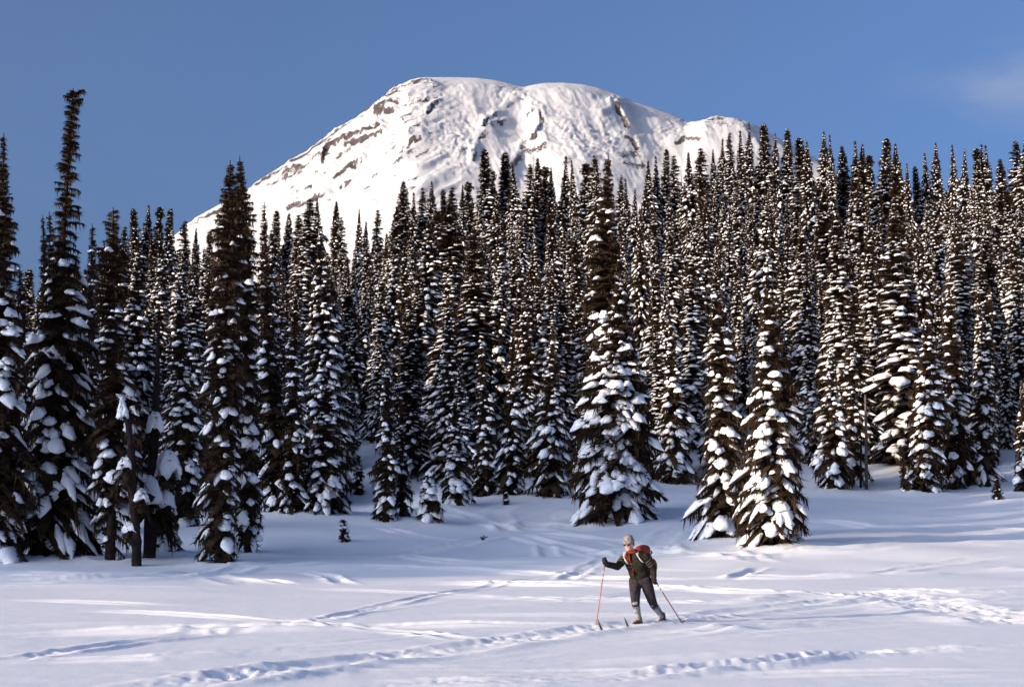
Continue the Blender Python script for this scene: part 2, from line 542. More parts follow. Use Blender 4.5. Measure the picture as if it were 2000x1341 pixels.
# ------------------------------------------------------------------ the mountain
SIL = np.array([(-400, 800), (0, 640), (200, 548), (300, 488), (340, 460), (370, 437), (400, 416), (440, 393), (480, 372), (500, 360), (520, 348),
                (560, 322), (600, 297), (640, 267), (680, 238), (697, 230), (705, 221), (720, 212), (740, 197), (755, 187), (775, 171), (800, 157),
                (828, 151), (880, 151), (930, 152), (970, 157), (1000, 165), (1022, 171), (1040, 166), (1064, 162), (1100, 161.5),
                (1140, 165), (1170, 172), (1200, 183), (1240, 199), (1280, 212), (1310, 223), (1332, 232), (1342, 239), (1372, 238),
                (1382, 234), (1425, 233), (1455, 237), (1475, 245), (1500, 258), (1540, 280), (1600, 312), (1700, 372), (1900, 470), (2400, 700)], float)
# rock bands: polyline in photo pixels, half width px, outcrop height m, rockiness
ROCKS = [
    ([(630, 336), (634, 320), (642, 309), (655, 300), (690, 290), (720, 279), (743, 264)], 5, 26, .75),
    ([(676, 308), (700, 299), (725, 291), (748, 280)], 5, 22, .7),
    ([(736, 242), (748, 238), (766, 234)], 6, 22, .7), ([(736, 236), (750, 229)], 4, 16, .6),
    ([(706, 217), (722, 211), (742, 209)], 4, 16, .6), ([(752, 211), (766, 199), (780, 190)], 4, 18, .55),
    ([(757, 186), (790, 177), (822, 169), (838, 172), (848, 183)], 4, 20, .5),
    ([(755, 224), (776, 219), (796, 224), (815, 222)], 3, 14, .5), ([(800, 209), (830, 212), (858, 203)], 3.5, 14, .45),
    ([(834, 243), (844, 228), (856, 219)], 4, 18, .5), ([(792, 250), (812, 238)], 3, 12, .5),
    ([(800, 283), (812, 274), (820, 266)], 5, 18, .5), ([(788, 257), (795, 263)], 4, 12, .5),
    ([(800, 297), (815, 294), (823, 290)], 5, 18, .6), ([(782, 314), (796, 306), (803, 298)], 4, 14, .5), ([(760, 340), (790, 326)], 3, 12, .4),
    ([(658, 360), (672, 350), (690, 342), (708, 333)], 5, 18, .55), ([(668, 372), (684, 364)], 4, 12, .5),
    ([(560, 411), (580, 406), (605, 401), (632, 392)], 6, 16, .6), ([(560, 388), (590, 378), (620, 372)], 3, 10, .35),
    ([(500, 364), (525, 350), (548, 338), (562, 330)], 5, 16, .5), ([(570, 322), (590, 312), (604, 312)], 5, 16, .55), ([(612, 296), (640, 278), (655, 262)], 5, 16, .5),
    ([(520, 372), (545, 362), (580, 350)], 4, 12, .45), ([(556, 352), (600, 338), (626, 322)], 3, 12, .4), ([(660, 262), (690, 248)], 4, 14, .5), ([(664, 320), (690, 312)], 3, 10, .4),
    ([(388, 436), (410, 430), (440, 417)], 5, 16, .6), ([(372, 444), (390, 446)], 4, 12, .4), ([(452, 404), (470, 396)], 4, 10, .4),
    ([(944, 259), (954, 247), (972, 233)], 5, 24, .6), ([(962, 256), (972, 250), (988, 246)], 5, 22, .6),
    ([(990, 217), (1004, 211), (1020, 207)], 4, 18, .5), ([(1000, 203), (1012, 202)], 3, 10, .4),
    ([(1030, 236), (1046, 230), (1056, 234), (1060, 250), (1054, 270), (1046, 284)], 5, 24, .6), ([(1016, 300), (1028, 290), (1042, 284)], 6, 20, .5),
    ([(936, 280), (948, 272), (962, 272)], 5, 18, .5), ([(900, 310), (912, 300)], 6, 16, .5), ([(925, 325), (932, 300)], 5, 20, .5),
    ([(1000, 340), (1012, 318), (1026, 306), (1066, 298)], 8, 22, .6), ([(1100, 340), (1128, 322), (1140, 330)], 8, 16, .45),
    ([(1180, 236), (1198, 226), (1206, 222)], 8, 22, .4), ([(1202, 214), (1212, 228), (1218, 240), (1228, 262)], 6, 34, .8), ([(1180, 250), (1202, 254)], 5, 12, .35),
    ([(1222, 282), (1238, 286), (1246, 300)], 8, 26, .7), ([(1216, 318), (1236, 312), (1258, 318)], 11, 24, .55), ([(1222, 336), (1256, 334)], 7, 14, .6),
    ([(1318, 290), (1340, 287), (1366, 290)], 6, 18, .7), ([(1384, 248), (1406, 243), (1436, 247)], 4, 16, .55), ([(1378, 258), (1404, 258), (1450, 262)], 8, 18, .5), ([(1392, 240), (1430, 238)], 3, 8, .35),
    ([(1360, 268), (1374, 272)], 5, 14, .4),
]
SERACS = [(880, 270, 50, 40), (1100, 275, 70, 38), (1330, 262, 70, 25), (905, 310, 40, 40), (1180, 300, 50, 40), (1000, 190, 40, 20), (640, 345, 60, 40)]


def build_mountain():
    px = np.linspace(180, 1720, 660)
    sily = np.interp(px, SIL[:, 0], SIL[:, 1])
    kk = np.exp(-0.5 * (np.arange(-6, 7) / 1.6) ** 2); kk /= kk.sum()
    sily = np.convolve(np.pad(sily, 6, mode='edge'), kk, 'valid')
    nr = 250
    t = np.concatenate([np.linspace(0, 1, nr) ** 1.15])
    BOT = 640.0
    PX = np.broadcast_to(px, (nr, len(px)))
    PY = sily + t[:, None] * (BOT - sily)
    yc = 8500 - 500 * ((px - 950) / 600) ** 2 - 600 * smooth((px - 1335) / 40)
    tt = (PY - sily) / (BOT - 150)
    run = 3300 * np.clip(tt, 0, None) ** 0.6
    Y = yc - run
    P = at(PX, PY, Y)
    # relief
    left = 1 - smooth((PX - 820) / 160)
    ca, sa = math.cos(math.radians(-27)), math.sin(math.radians(-27))
    a, b = PX * ca + PY * sa, -PX * sa + PY * ca
    rid_l = 1 - 2 * np.abs(fbm(a / 150, b / 30, 3, 4))
    ca, sa = math.cos(math.radians(62)), math.sin(math.radians(62))
    a2, b2 = PX * ca + PY * sa, -PX * sa + PY * ca
    rid_r = 1 - 2 * np.abs(fbm(a2 / 120, b2 / 45, 6, 4))
    edge = smooth(tt / 0.06)
    big_l = 1 - 2 * np.abs(fbm(a / 330 + 2.2, b / 75, 23, 3))
    big_r = 1 - 2 * np.abs(fbm(a2 / 300 + .7, b2 / 110, 26, 3))
    D = edge * (left * (20 * rid_l + 45 * big_l) + (1 - left) * (9 * rid_r + 36 * big_r)) + edge * 4 * fbm(PX / 11, PY / 7, 15, 4) + edge * 7 * (0.5 - np.abs(fbm(np.where(left > .5, a, a2) / 42, np.where(left > .5, b, b2) / 11, 19, 3)))
    speck = np.clip(fbm(a / 26, b / 6, 57, 4) - .10, 0, 1)
    rock = 0.10 + 0.20 * fbm(PX / 14, PY / 8, 55, 4) + left * (0.05 * rid_l + 0.9 * speck * smooth((470 - PY) / 120))
    rock = rock - 0.22 * (1 - left) + 0.05 * left * smooth((45 - (PY - sily)) / 30)
    for cx, cy, rx, ry in SERACS:
        g = np.exp(-((PX - cx) / rx) ** 2 - ((PY - cy) / ry) ** 2)
        D += g * 9 * np.abs(fbm(PX / 13 + PY / 30, PY / 4.5, 91, 4)) * 2
    for pts, w, h, rk in ROCKS:
        pa = np.array(pts)
        m = (PX > pa[:, 0].min() - 6 * w) & (PX < pa[:, 0].max() + 6 * w) & (PY > pa[:, 1].min() - 6 * w) & (PY < pa[:, 1].max() + 6 * w)
        if not m.any():
            continue
        xs, ys = PX[m], PY[m]
        d, par, total = poly_dist(xs + 7 * fbm(xs / 8, ys / 8, 61, 4), ys + 6 * fbm(xs / 7, ys / 7, 62, 4), pts)
        # snow ledge above, steep rock below the line
        yl = np.interp(xs, pa[np.argsort(pa[:, 0]), 0], pa[np.argsort(pa[:, 0]), 1])
        above = smooth((yl - ys) / (2.0 * w) + 0.5)
        D[m] += h * (np.exp(-(d / (2.6 * w)) ** 2) * (0.25 + 0.75 * above))
        rock[m] += (rk if pa[:, 0].mean() < 900 else min(.95, rk + .12)) * np.exp(-(d / ((.66 if pa[:, 0].mean() < 900 else .9) * w)) ** 2) * (1.15 - 0.45 * above)
    nrm = np.array([-0.05, -0.52, 0.85])
    P = P + D[..., None] * nrm
    # far side
    back = []
    for k, (dy, dz) in enumerate([(4000, -2300), (1800, -900), (700, -220), (250, -40)]):
        B = P[0].copy(); B[:, 1] += dy; B[:, 2] += dz
        back.append(B)
    foot = P[-1].copy(); foot[:, 1] -= 900; foot[:, 2] -= 900
    foot2 = foot.copy(); foot2[:, 1] -= 900; foot2[:, 2] = -40
    V = np.concatenate([np.array(back), P, foot[None], foot2[None]])
    rk = np.concatenate([np.zeros((4, len(px))), rock, np.zeros((2, len(px)))])
    me = mesh_data('mountain', V, grid_quads(V.shape[0], V.shape[1])[:, ::-1], None, M['mountain'], True, {'rock': rk.ravel()})
    link('mountain', me, kind='structure')


# ------------------------------------------------------------------ fir trees
def prof_cone(R, p=0.85, top=0.0):
    return lambda h: R * np.clip(1 - h, 0, 1) ** p * (0.75 + 0.25 * np.clip(h / 0.12, 0, 1)) + top


def prof_table(tab):
    tab = np.array(tab, float)
    return lambda h: np.interp(h, tab[:, 0], tab[:, 1])


def fir_geo(seed, H, prof, n, h0=0.03, detail=2, snow=0.7, snow_low=None, lean=(0, 0), droop=1.0, core=0.55, sparse=None, padw=1.0, top_snow=0.35,
            snow_tab=None, rt=None, broad=1.0):
    """a snow-laden fir of height H: returns trunk Geo, crown Geo and a list of snow clumps [(V, quads, size, z)]"""
    rng = np.random.default_rng(seed)
    snow_low = snow if snow_low is None else snow_low
    q = rng.random(n)
    h = h0 + (0.985 - h0) * (np.arange(n) + q) / n
    h = h ** 0.92 if h0 < 0.2 else h
    zz_ = h * H
    sp_ = 0.30 + 0.016 * H
    zz_ = (np.round(zz_ / sp_) + rng.normal(0, .16, n)) * sp_
    h = np.clip(.14 * zz_ / H + .86 * h, h0, .99)
    gap_ = vnoise((np.arange(n) * 2.39996 % 6.2832) * .9 + seed, h * H / 1.3, (seed * 7) % 101) > -.34
    h = h[gap_]; n = len(h)
    if sparse is not None:
        keep = rng.random(n) < np.interp(h, [s[0] for s in sparse], [s[1] for s in sparse])
        h = h[keep]; n = len(h)
    az = np.arange(n) * 2.39996 + rng.normal(0, 0.7, n)
    L = np.maximum(prof(h) * rng.uniform(0.68, 1.18, n), 0.12)
    out = rng.random(n) < 0.07
    L = np.where(out, L * 1.22, L)
    L = L * (1 + .22 * np.cos(az - seed + 3.0 * h)) * (1 + .55 * vnoise(h * H / 1.9, h * 0 + seed, seed % 89))
    e = -0.28 + 0.62 * h ** 1.5 + rng.normal(0, 0.10, n)
    dr = (0.62 - 0.42 * h) * droop * rng.uniform(0.7, 1.3, n)
    e = e + 0.16 * droop
    wob = rng.normal(0, 1, 4)
    ax_ = lambda z: np.stack([lean[0] * (z / H) + 0.007 * H * np.sin(z / H * 5 + wob[0]) * wob[1] * 0.5,
                              lean[1] * (z / H) + 0.007 * H * np.sin(z / H * 4 + wob[2]) * wob[3] * 0.5, z], -1)
    B = ax_(h * H)
    dirh = np.stack([np.cos(az), np.sin(az), np.zeros(n)], -1)
    sid = np.stack([-np.sin(az), np.cos(az), np.zeros(n)], -1)
    up = np.array([0, 0, 1.0])

    def Pt(t, idx=slice(None)):
        t = np.asarray(t)
        return B[idx][:, None] + dirh[idx][:, None] * (L[idx][:, None] * t)[..., None] + up * (L[idx][:, None] * (e[idx][:, None] * t - dr[idx][:, None] * t * t))[..., None]

    W = (0.22 * L + 0.12) * broad
    crown = Geo()
    # ribbon of dense needles along each bough
    T = np.array([0.05, 0.35, 0.7, 1.0]) if detail > 1 else np.array([0.05, 0.5, 1.0])
    ws = np.array([.45, 1.0, .85, .08]) if detail > 1 else np.array([.5, 1.0, .1])
    C = Pt(np.broadcast_to(T, (n, len(T))))
    hw = .62 * W[:, None] * ws * rng.uniform(.75, 1.2, (n, len(T)))
    Lf = C + sid[:, None] * hw[..., None] - up * (0.45 * hw)[..., None]
    Rg = C - sid[:, None] * hw[..., None] - up * (0.45 * hw)[..., None]
    V = np.stack([Lf, C, Rg], 2)
    nt = len(T)
    q1 = grid_quads(nt, 3)
    crown.add(V, (q1[None] + (np.arange(n) * nt * 3)[:, None, None]).reshape(-1, 4))
    # side twigs, hanging twigs and tip sprays
    K = {1: 6, 2: 13, 3: 30}[detail]
    kb = {1: 1.0, 2: .7, 3: .42}[detail]

    Wt = np.minimum(W, .16 + .42 * W)
    Lt = np.minimum(L, .5 + .35 * L)

    def twigs(k, tlo, thi, sp, fw, dn, base):
        t = rng.uniform(tlo, thi, (n, k))
        s = np.where(rng.random((n, k)) < 0.5, -1, 1) * rng.uniform(*sp, (n, k))
        a = Pt(t)
        b = Pt(np.clip(t - kb * base * rng.uniform(.6, 1.3, (n, k)), 0, 1.1))
        b = b - up * (0.05 * L)[:, None, None]
        s = s * np.where(t > .9, .6, 1)
        tip = a + sid[:, None] * (s * (.35 * W + .65 * Wt)[:, None])[..., None] + dirh[:, None] * (rng.uniform(*fw, (n, k)) * Lt[:, None])[..., None] \
            - up * (rng.uniform(*dn, (n, k)) * (Wt[:, None] + 0.10 * Lt[:, None]))[..., None]
        V = np.stack([a, b, tip], 2)
        m = n * k
        crown.add(V, None, np.arange(m * 3).reshape(m, 3))
    twigs(K, .15, 1.0, (.8, 1.7), (.0, .22), (.1, .7), .16)
    twigs(K // 2, .2, 1.0, (.0, .5), (-.05, .1), (.6, 1.7), .18)
    twigs(max(3, K // 3), .85, 1.0, (.0, .8), (.05, .25), (.0, .5), .2)
    twigs(K // 4, .5, 1.0, (.3, 1.2), (.05, .2), (-.18, .1), .08)      # shoots standing up through the snow
    # leader
    lt = ax_(np.array([H * 0.93, H * 0.97, H * 1.0]))
    crown.tube(lt, [0.06, 0.05, 0.015], 5)
    # dense dark interior
    if core > 0:
        mc = int(150 * H)
        hh = rng.uniform(max(h0, .03), .93, mc) ** 1.15
        pr = prof(hh)
        ra = pr * core * np.sqrt(rng.random(mc)); an_ = rng.uniform(0, 6.2832, mc)
        cc = ax_(hh * H) + np.stack([ra * np.cos(an_), ra * np.sin(an_), -.35 * ra], -1)
        sz = (.055 + .06 * np.minimum(pr, 1.6))[:, None]
        tri = cc[:, None] + rng.normal(0, 1, (mc, 3, 3)) * np.stack([sz, sz, .8 * sz], -1)
        if sparse is not None:
            tri = tri[rng.random(mc) < np.interp(hh, [q_[0] for q_ in sparse], [q_[1] for q_ in sparse])]
        crown.add(tri, None, np.arange(len(tri) * 3).reshape(-1, 3))
    trunk = Geo()
    rt = rt or (0.011 * H + 0.05)
    tz = np.linspace(-0.5, H * 0.96, 12)
    trunk.tube(ax_(tz), np.maximum(rt * (1 - np.clip(tz, 0, None) / H) ** 0.8 * (1 + 0.25 * np.exp(-np.clip(tz, 0, None) / 0.5)), 0.012), 9)
    # snow clumps lying on the boughs
    ps = np.interp(h, [0, .5, .8, 1], [snow_low, snow, 0.6 * snow, snow * top_snow]) if snow_tab is None else np.interp(h, [a for a, b in snow_tab], [b for a, b in snow_tab])
    ps = ps * np.clip(1.1 + 1.2 * vnoise(az * 1.1 + seed, h * H / 1.6, seed % 97), 0.3, 1.6)
    idx = np.where(rng.random(n) < ps)[0]
    pads = []
    R_, S_ = {1: (2, 6), 2: (2, 6), 3: (4, 7)}[detail]
    idx0 = idx
    for pas in range(5 if detail > 2 else 2):
        if pas > 0:
            idx = idx0[rng.random(len(idx0)) < (np.clip(.34 * L[idx0] - .12 * (pas - 1), .05, .8) if detail > 2 else .35)]
        m = len(idx)
        if m == 0:
            break
        if pas == 0:
            t1 = rng.uniform(.84, 1.08, m); t0 = t1 - rng.uniform(.38, .7, m)
            off = np.zeros(m)
        else:
            t0 = rng.uniform(.12, .72, m); t1 = t0 + rng.uniform(.2, .42, m)
            off = rng.choice([-1, 1], m) * rng.uniform(.3, 1.1, m) * W[idx]
        ln = np.minimum(t1 - t0, rng.uniform(.55, 1.25, m) / np.maximum(L[idx], .4))
        t0, t1 = (t1 - ln, t1) if pas == 0 else (t0, t0 + ln)
        s = np.linspace(0, 1, R_ + 2)[1:-1]
        s = np.concatenate([[0.02], s, [0.98]]); r_ = len(s)
        env = np.clip(np.sin(math.pi * s ** 0.85), 0.02, 1) ** 0.6
        tt = t0[:, None] + (t1 - t0)[:, None] * s
        c = Pt(tt, idx) + sid[idx][:, None] * off[:, None, None]
        Wp = (1 if pas == 0 else .7) * np.minimum(padw * W[idx] * rng.uniform(.5, 1.15, m), .20 + .42 * rng.random(m))
        Hp = np.minimum(Wp * rng.uniform(.45, .85, m), 0.34)
        ph = np.arange(S_) / S_ * 2 * math.pi + 0.2
        cx, sz = np.cos(ph), np.sin(ph)
        jit = rng.uniform(.75, 1.2, (m, r_, S_)) * rng.uniform(.62, 1.22, (m, r_, 1))
        x = Wp[:, None, None] * env[None, :, None] * cx * jit
        z = Hp[:, None, None] * env[None, :, None] * np.where(sz > 0, sz * jit, sz * 0.45) - 0.30 * (cx ** 2) * Wp[:, None, None] * env[None, :, None]
        V = c[:, :, None] + sid[idx][:, None, None] * x[..., None] + up * (z + 0.35 * Hp[:, None, None])[..., None]
        # blunt the hanging end so that it curls over the tip
        qd = grid_quads(r_, S_, True)
        caps = []
        for j in range(1, S_ - 1):
            caps.append((0, j, j + 1)); caps.append(((r_ - 1) * S_, (r_ - 1) * S_ + j + 1, (r_ - 1) * S_ + j))
        for k in range(m):
            size = Wp[k] * 2 + L[idx[k]] * (t1[k] - t0[k])
            pads.append((V[k].reshape(-1, 3), qd, np.array(caps), size))
    return trunk, crown, pads


def pads_geo(pads):
    g = Geo()
    for V, q, t, s in pads:
        g.add(V, q, t)
    return g


TREES = []     # (root, label info) kept for the labels


def plant_unique(seed, base, H, prof, n, label, group, name='fir_tree', cat='fir tree', split=0.0, maxsplit=90, **kw):
    """a near tree with its own mesh; clumps larger than split metres become parts of their own"""
    trunk, crown, pads = fir_geo(seed, H, prof, n, **kw)
    root = empty(name, base, label=label, category=cat, group=group)
    link('trunk', trunk.mesh('trunk', M['bark']), root)
    link('crown', crown.mesh('crown', M['needles'], False), root)
    pads.sort(key=lambda p: -p[3])
    big = [p for p in pads if p[3] >= split][:maxsplit] if split > 0 else []
    rest = pads[len(big):]
    for V, q, t, s in big:
        c = V.mean(0)
        o = link('snow_clump', mesh_data('snow_clump', V - c, q, t, M['snow']), root)
        o.location = c
    if rest:
        link('snow_cover', pads_geo(rest).mesh('snow_cover', M['snow']), root, kind='stuff')
    return root


PROTOS = []


def make_protos():
    rng = np.random.default_rng(77)
    for i in range(14):
        H = 17.0
        R = [1.5, 2.1, 1.25, 2.5, 1.7, 2.2, 1.4, 1.8, 1.6, 2.4, 1.3, 1.9, 2.6, 1.5][i]
        p = [.75, 1.05, .6, .95, .7, .85, .55, 1.1, .75, .9, .6, .85, 1.1, .7][i]
        laden = i >= 7
        prof = prof_cone(R, p, 0.06)
        sp = None
        if i in (2, 10):       # thin ragged top
            sp = [(0, 1), (.7, 1), (.78, .35), (1, .5)]
        if i == 4:             # tufted head over a gap
            prof = prof_table([(0, 1.3), (.1, R), (.5, 1.25), (.8, .62), (.88, .2), (.92, .55), (.96, .5), (1, .2)])
        if i in (6, 11):       # blunt, club-shaped
            prof = prof_table([(0, 1.2), (.12, R), (.5, .8 * R), (.8, .5 * R), (.93, .34 * R), (1, .1)])
        tr, cr, pads = fir_geo(500 + i, H, prof, 470 + 15 * (i % 5), h0=0.04, detail=2, snow=.72 if not laden else .95, sparse=sp, lean=(.5 * ((i * 37) % 5 - 2) * .25, 0),
                               snow_low=.85 if not laden else 1.0, droop=1.0 + .35 * (i % 3 - 1) * .5, core=.34, padw=.48 if not laden else .64, top_snow=.15, broad=1.4)
        PROTOS.append((H, R, tr.mesh('trunk', M['bark']), cr.mesh('crown', M['needles'], False), pads_geo(pads).mesh('snow_cover', M['snow'])))


def plant_copy(k, base, H, wid, rz, lean=0.0):
    Hp, R, mt, mc, ms = PROTOS[k]
    root = empty('fir_tree', base)
    s = H / Hp
    root.scale = (wid / R, wid / R, s)
    root.rotation_euler = (0, lean, rz)
    link('trunk', mt, root)
    link('crown', mc, root)
    link('snow_cover', ms, root, kind='stuff')
    return root


# ------------------------------------------------------------------ the near trees (photo pixels: top x, top y, foot x, foot y, half width)
def pxtab(tab, pxm):
    return prof_table([(h, w / pxm) for h, w in sorted(tab)])


NEAR = []


def near(label, tx, ty, bx, by, hw, p=.85, n=300, tab=None, mound=0.25, group='firs at the edge of the meadow', split=.62, **kw):
    NEAR.append((label, tx, ty, bx, by, hw, p, n, tab, mound, group, split, kw))


near('tall dark fir cut by the left edge of the picture', 8, 258, -12, 1102, 75, n=360, detail=3, padw=1.23, snow=0.38, snow_low=0.60, top_snow=.0,
     tab=[(0, 78), (.1, 74), (.3, 60), (.55, 46), (.7, 30), (.8, 27), (.88, 15), (.95, 9), (1, 2)], droop=1.3, snow_tab=[(0, 0.52), (.4, 0.45), (.7, 0.26), (.78, 0.08), (.82, 0.00), (1, 0.00)])
near('tallest fir with a ragged bare-trunked top leaning right, beside the left edge', 142, 172, 86, 1092, 85, n=430, detail=3, padw=1.11, snow=0.38, snow_low=0.64, top_snow=.0,
     tab=[(0, 82), (.1, 88), (.3, 72), (.45, 58), (.58, 46), (.66, 36), (.70, 36), (.72, 36), (.76, 30), (.8, 28), (.86, 18), (.9, 20), (.96, 19), (.985, 16), (1, 8)], snow_tab=[(0, 0.56), (.4, 0.45), (.6, 0.30), (.68, 0.08), (.72, 0.00), (1, 0.00)],
     sparse=[(0, 1), (.64, 1), (.68, .30), (.80, .34), (.85, .6), (.9, .85), (1, 1)], droop=1.35, core=.16, rt=.30)
near('dark fir between the left-edge fir and the ragged tallest fir', 40, 520, 34, 1070, 50, n=300, detail=2, padw=1.07, snow=0.41, top_snow=0)
near('dark fir half hidden behind the right flank of the ragged tallest fir', 180, 436, 168, 1045, 50, n=300, detail=2, padw=0.98, snow=0.37, top_snow=0)
near('slim paired spire rising behind the tallest ragged fir, its left half', 84, 420, 112, 1040, 42, n=240, detail=2, snow=0.19, snow_low=0.40, top_snow=0)
near('slim paired spire rising behind the tallest ragged fir, its right half', 96, 412, 132, 1040, 42, n=240, detail=2, snow=0.19, snow_low=0.40, top_snow=0)
near('fir with a tufted top and bare lower trunk, left of the snow-capped snags', 222, 404, 214, 1098, 46, n=300, detail=3, padw=1.07, snow=0.25, snow_low=0.56, top_snow=0,
     tab=[(0, 22), (.1, 34), (.2, 46), (.4, 42), (.6, 34), (.75, 26), (.88, 18), (.92, 9), (.95, 13), (.975, 12), (1, 5)], sparse=[(0, .3), (.14, .4), (.22, 1), (1, 1)], core=.3, rt=.2)
near('short snowy fir at the foot of the tall dead snag', 320, 905, 326, 1082, 30, n=120, detail=3, padw=1.15, snow=0.50, h0=.05)
near('snow-laden fir just right of the dead snags', 348, 545, 364, 1032, 46, n=300, detail=2, padw=1.07, snow=0.48)
near('left half of the twin-topped fir pair, lower spire, foot in the meadow', 452, 314, 428, 1104, 42, n=400, detail=3, padw=1.02, snow=0.38, snow_low=0.60, top_snow=0,
     tab=[(0, 26), (.05, 36), (.3, 44), (.5, 38), (.7, 30), (.85, 23), (.94, 12), (1, 2)], snow_tab=[(0, 0.45), (.4, 0.38), (.7, 0.26), (.82, 0.09), (.88, 0.00), (1, 0.00)], droop=1.2)
near('right half of the twin-topped fir pair, higher spire, dark stump-like foot', 467, 304, 492, 1084, 40, n=380, detail=3, padw=1.02, snow=0.32, snow_low=0.56, top_snow=0,
     tab=[(0, 24), (.05, 30), (.3, 42), (.5, 38), (.7, 30), (.85, 22), (.94, 11), (1, 2)], snow_tab=[(0, 0.45), (.4, 0.38), (.7, 0.26), (.82, 0.09), (.88, 0.00), (1, 0.00)], droop=1.2)
near('tall fir behind the twin-topped pair, on its right', 516, 392, 540, 1006, 46, n=320, detail=2, padw=0.98, snow=0.41)
near('fir with broken bare lower stem right of the twin-topped pair', 578, 560, 566, 1010, 36, n=240, detail=2, padw=0.98, snow=0.48)
near('broad low snow-laden fir behind the lone sapling at left', 640, 745, 624, 1008, 46, n=240, detail=3, padw=1.11, snow=0.54)
near('narrow little fir left of the broad low one behind the lone sapling', 598, 850, 598, 1000, 24, n=120, detail=2, padw=0.98, snow=0.50)
near('very small fir alone in the hollow below the dark wood', 700, 888, 702, 967, 15, n=70, detail=2, padw=0.98, snow=0.50)
near('fir in the pair left of the stubby tent-shaped fir, its left and fuller tree', 757, 700, 757, 1022, 30, n=240, detail=3, padw=1.02, snow=0.45)
near('fir in the pair left of the stubby tent-shaped fir, its right and scraggly tree', 783, 770, 786, 1018, 19, n=150, detail=2, padw=0.90, snow=0.29, core=.2)
near('stubby tent-shaped young fir with snow draped like a cape', 838, 922, 838, 1023, 30, n=110, detail=3, padw=1.23, snow=0.57, droop=1.5)
near('neat narrow snow-striped conical fir right of the stubby young fir', 888, 785, 890, 988, 31, n=220, detail=3, padw=0.98, snow=0.61, p=.75)
near('snowy fir behind the trail junction, left of a group of three', 940, 660, 946, 971, 38, n=240, detail=2, padw=0.98, snow=0.50)
near('snowy fir behind the trail junction, middle of a group of three', 1000, 640, 1000, 969, 38, n=240, detail=2, padw=0.98, snow=0.50)
near('broader snowy fir standing left of the biggest fir', 1080, 640, 1076, 972, 46, n=260, detail=2, padw=1.02, snow=0.50)
near('biggest broad fir in the meadow, heaped with snow, behind the skier', 1213, 546, 1207, 1022, 86, n=700, detail=3, padw=0.94, snow=0.58, snow_low=0.80, p=.66, droop=.95, split=.8, mound=.35)
near('tall dark fir rising right behind the biggest broad fir', 1188, 300, 1176, 1004, 72, n=480, detail=3, padw=1.05, snow=.26, snow_low=.3, top_snow=0, p=.8, droop=1.2, split=.9)
near('snowy fir between the biggest fir and the pair on its right', 1310, 630, 1316, 946, 50, n=300, detail=2, padw=1.07, snow=0.57)
near('dark fir in the right-hand pair, its left and slimmer tree', 1398, 566, 1416, 1053, 50, n=380, detail=3, padw=1.02, snow=0.45, droop=1.25, p=.7)
near('fir in the right-hand pair, its right tree with thick rounded snow pillows', 1497, 570, 1520, 1068, 60, n=360, detail=3, padw=1.11, snow=0.45, snow_low=0.56, p=.66, droop=1.1, split=.9, mound=.35)
near('tiny fir sapling between the two right-hand firs', 1464, 990, 1462, 1046, 10, n=50, detail=2, padw=1.00, snow=0.38)
near('snowy fir at the wood edge left of the two bare poles', 1622, 680, 1632, 958, 44, n=300, detail=2, padw=1.07, snow=0.54)
near('fir close behind the two bare poles', 1664, 640, 1664, 948, 36, n=260, detail=2, padw=0.98, snow=0.50)
near('short leaning young fir right of the bare poles', 1760, 868, 1768, 964, 15, n=60, detail=2, padw=1.00, snow=0.32)
near('full snow-laden fir at the right wood edge, left of three', 1812, 606, 1806, 964, 54, n=340, detail=3, padw=1.07, snow=0.50)
near('full snow-laden fir at the right wood edge, middle of three', 1856, 560, 1862, 956, 46, n=320, detail=2, padw=1.07, snow=0.50)
near('full snow-laden fir at the right wood edge, right of three', 1934, 556, 1916, 946, 46, n=320, detail=2, padw=1.15, snow=0.50)
near('small dark sapling alone on the snow near the right edge', 1947, 932, 1950, 976, 13, n=60, detail=2, padw=0.70, snow=0.19, mound=.1)
near('low snowy fir cut by the right edge of the picture', 1999, 780, 2002, 962, 26, n=160, detail=2, padw=0.98, snow=0.45)
near('small snow-topped sapling alone in the meadow at left', 672, 1014, 671, 1060, 10, n=60, detail=2, padw=1.10, snow=0.68, mound=.15)
near('tiny sapling beside the trail left of the biggest fir', 987, 961, 987, 986, 7, n=36, detail=2, padw=0.90, snow=0.32, mound=.1)

NEAR_POS = []
for rec in NEAR:
    P = hit(rec[3], rec[4])
    NEAR_POS.append(P)
    MOUNDS.append((P[0], P[1], 0.5 + 0.5 * rec[5] / FPX * P[1], rec[9]))

# ------------------------------------------------------------------ build the setting
build_ground()
build_shade_ridge()
build_mountain()

for i, (rec, P) in enumerate(zip(NEAR, NEAR_POS)):
    label, tx, ty, bx, by, hw, p, n, tab, mound, group, split, kw = rec
    top = at(tx, ty, P[1])
    H = float(top[2] - P[2])
    pxm = FPX / P[1]
    prof = pxtab(tab, pxm) if tab else prof_cone(hw / pxm * 1.05, p, 0.05)
    sap = hw < 16
    plant_unique(1000 + i, tuple(P), H, prof, n, label, group, name='fir_sapling' if sap else 'fir_tree', cat='sapling' if sap else 'fir tree',
                 split=0.0 if sap else split, lean=(float(top[0] - P[0]), 0.0), **kw)

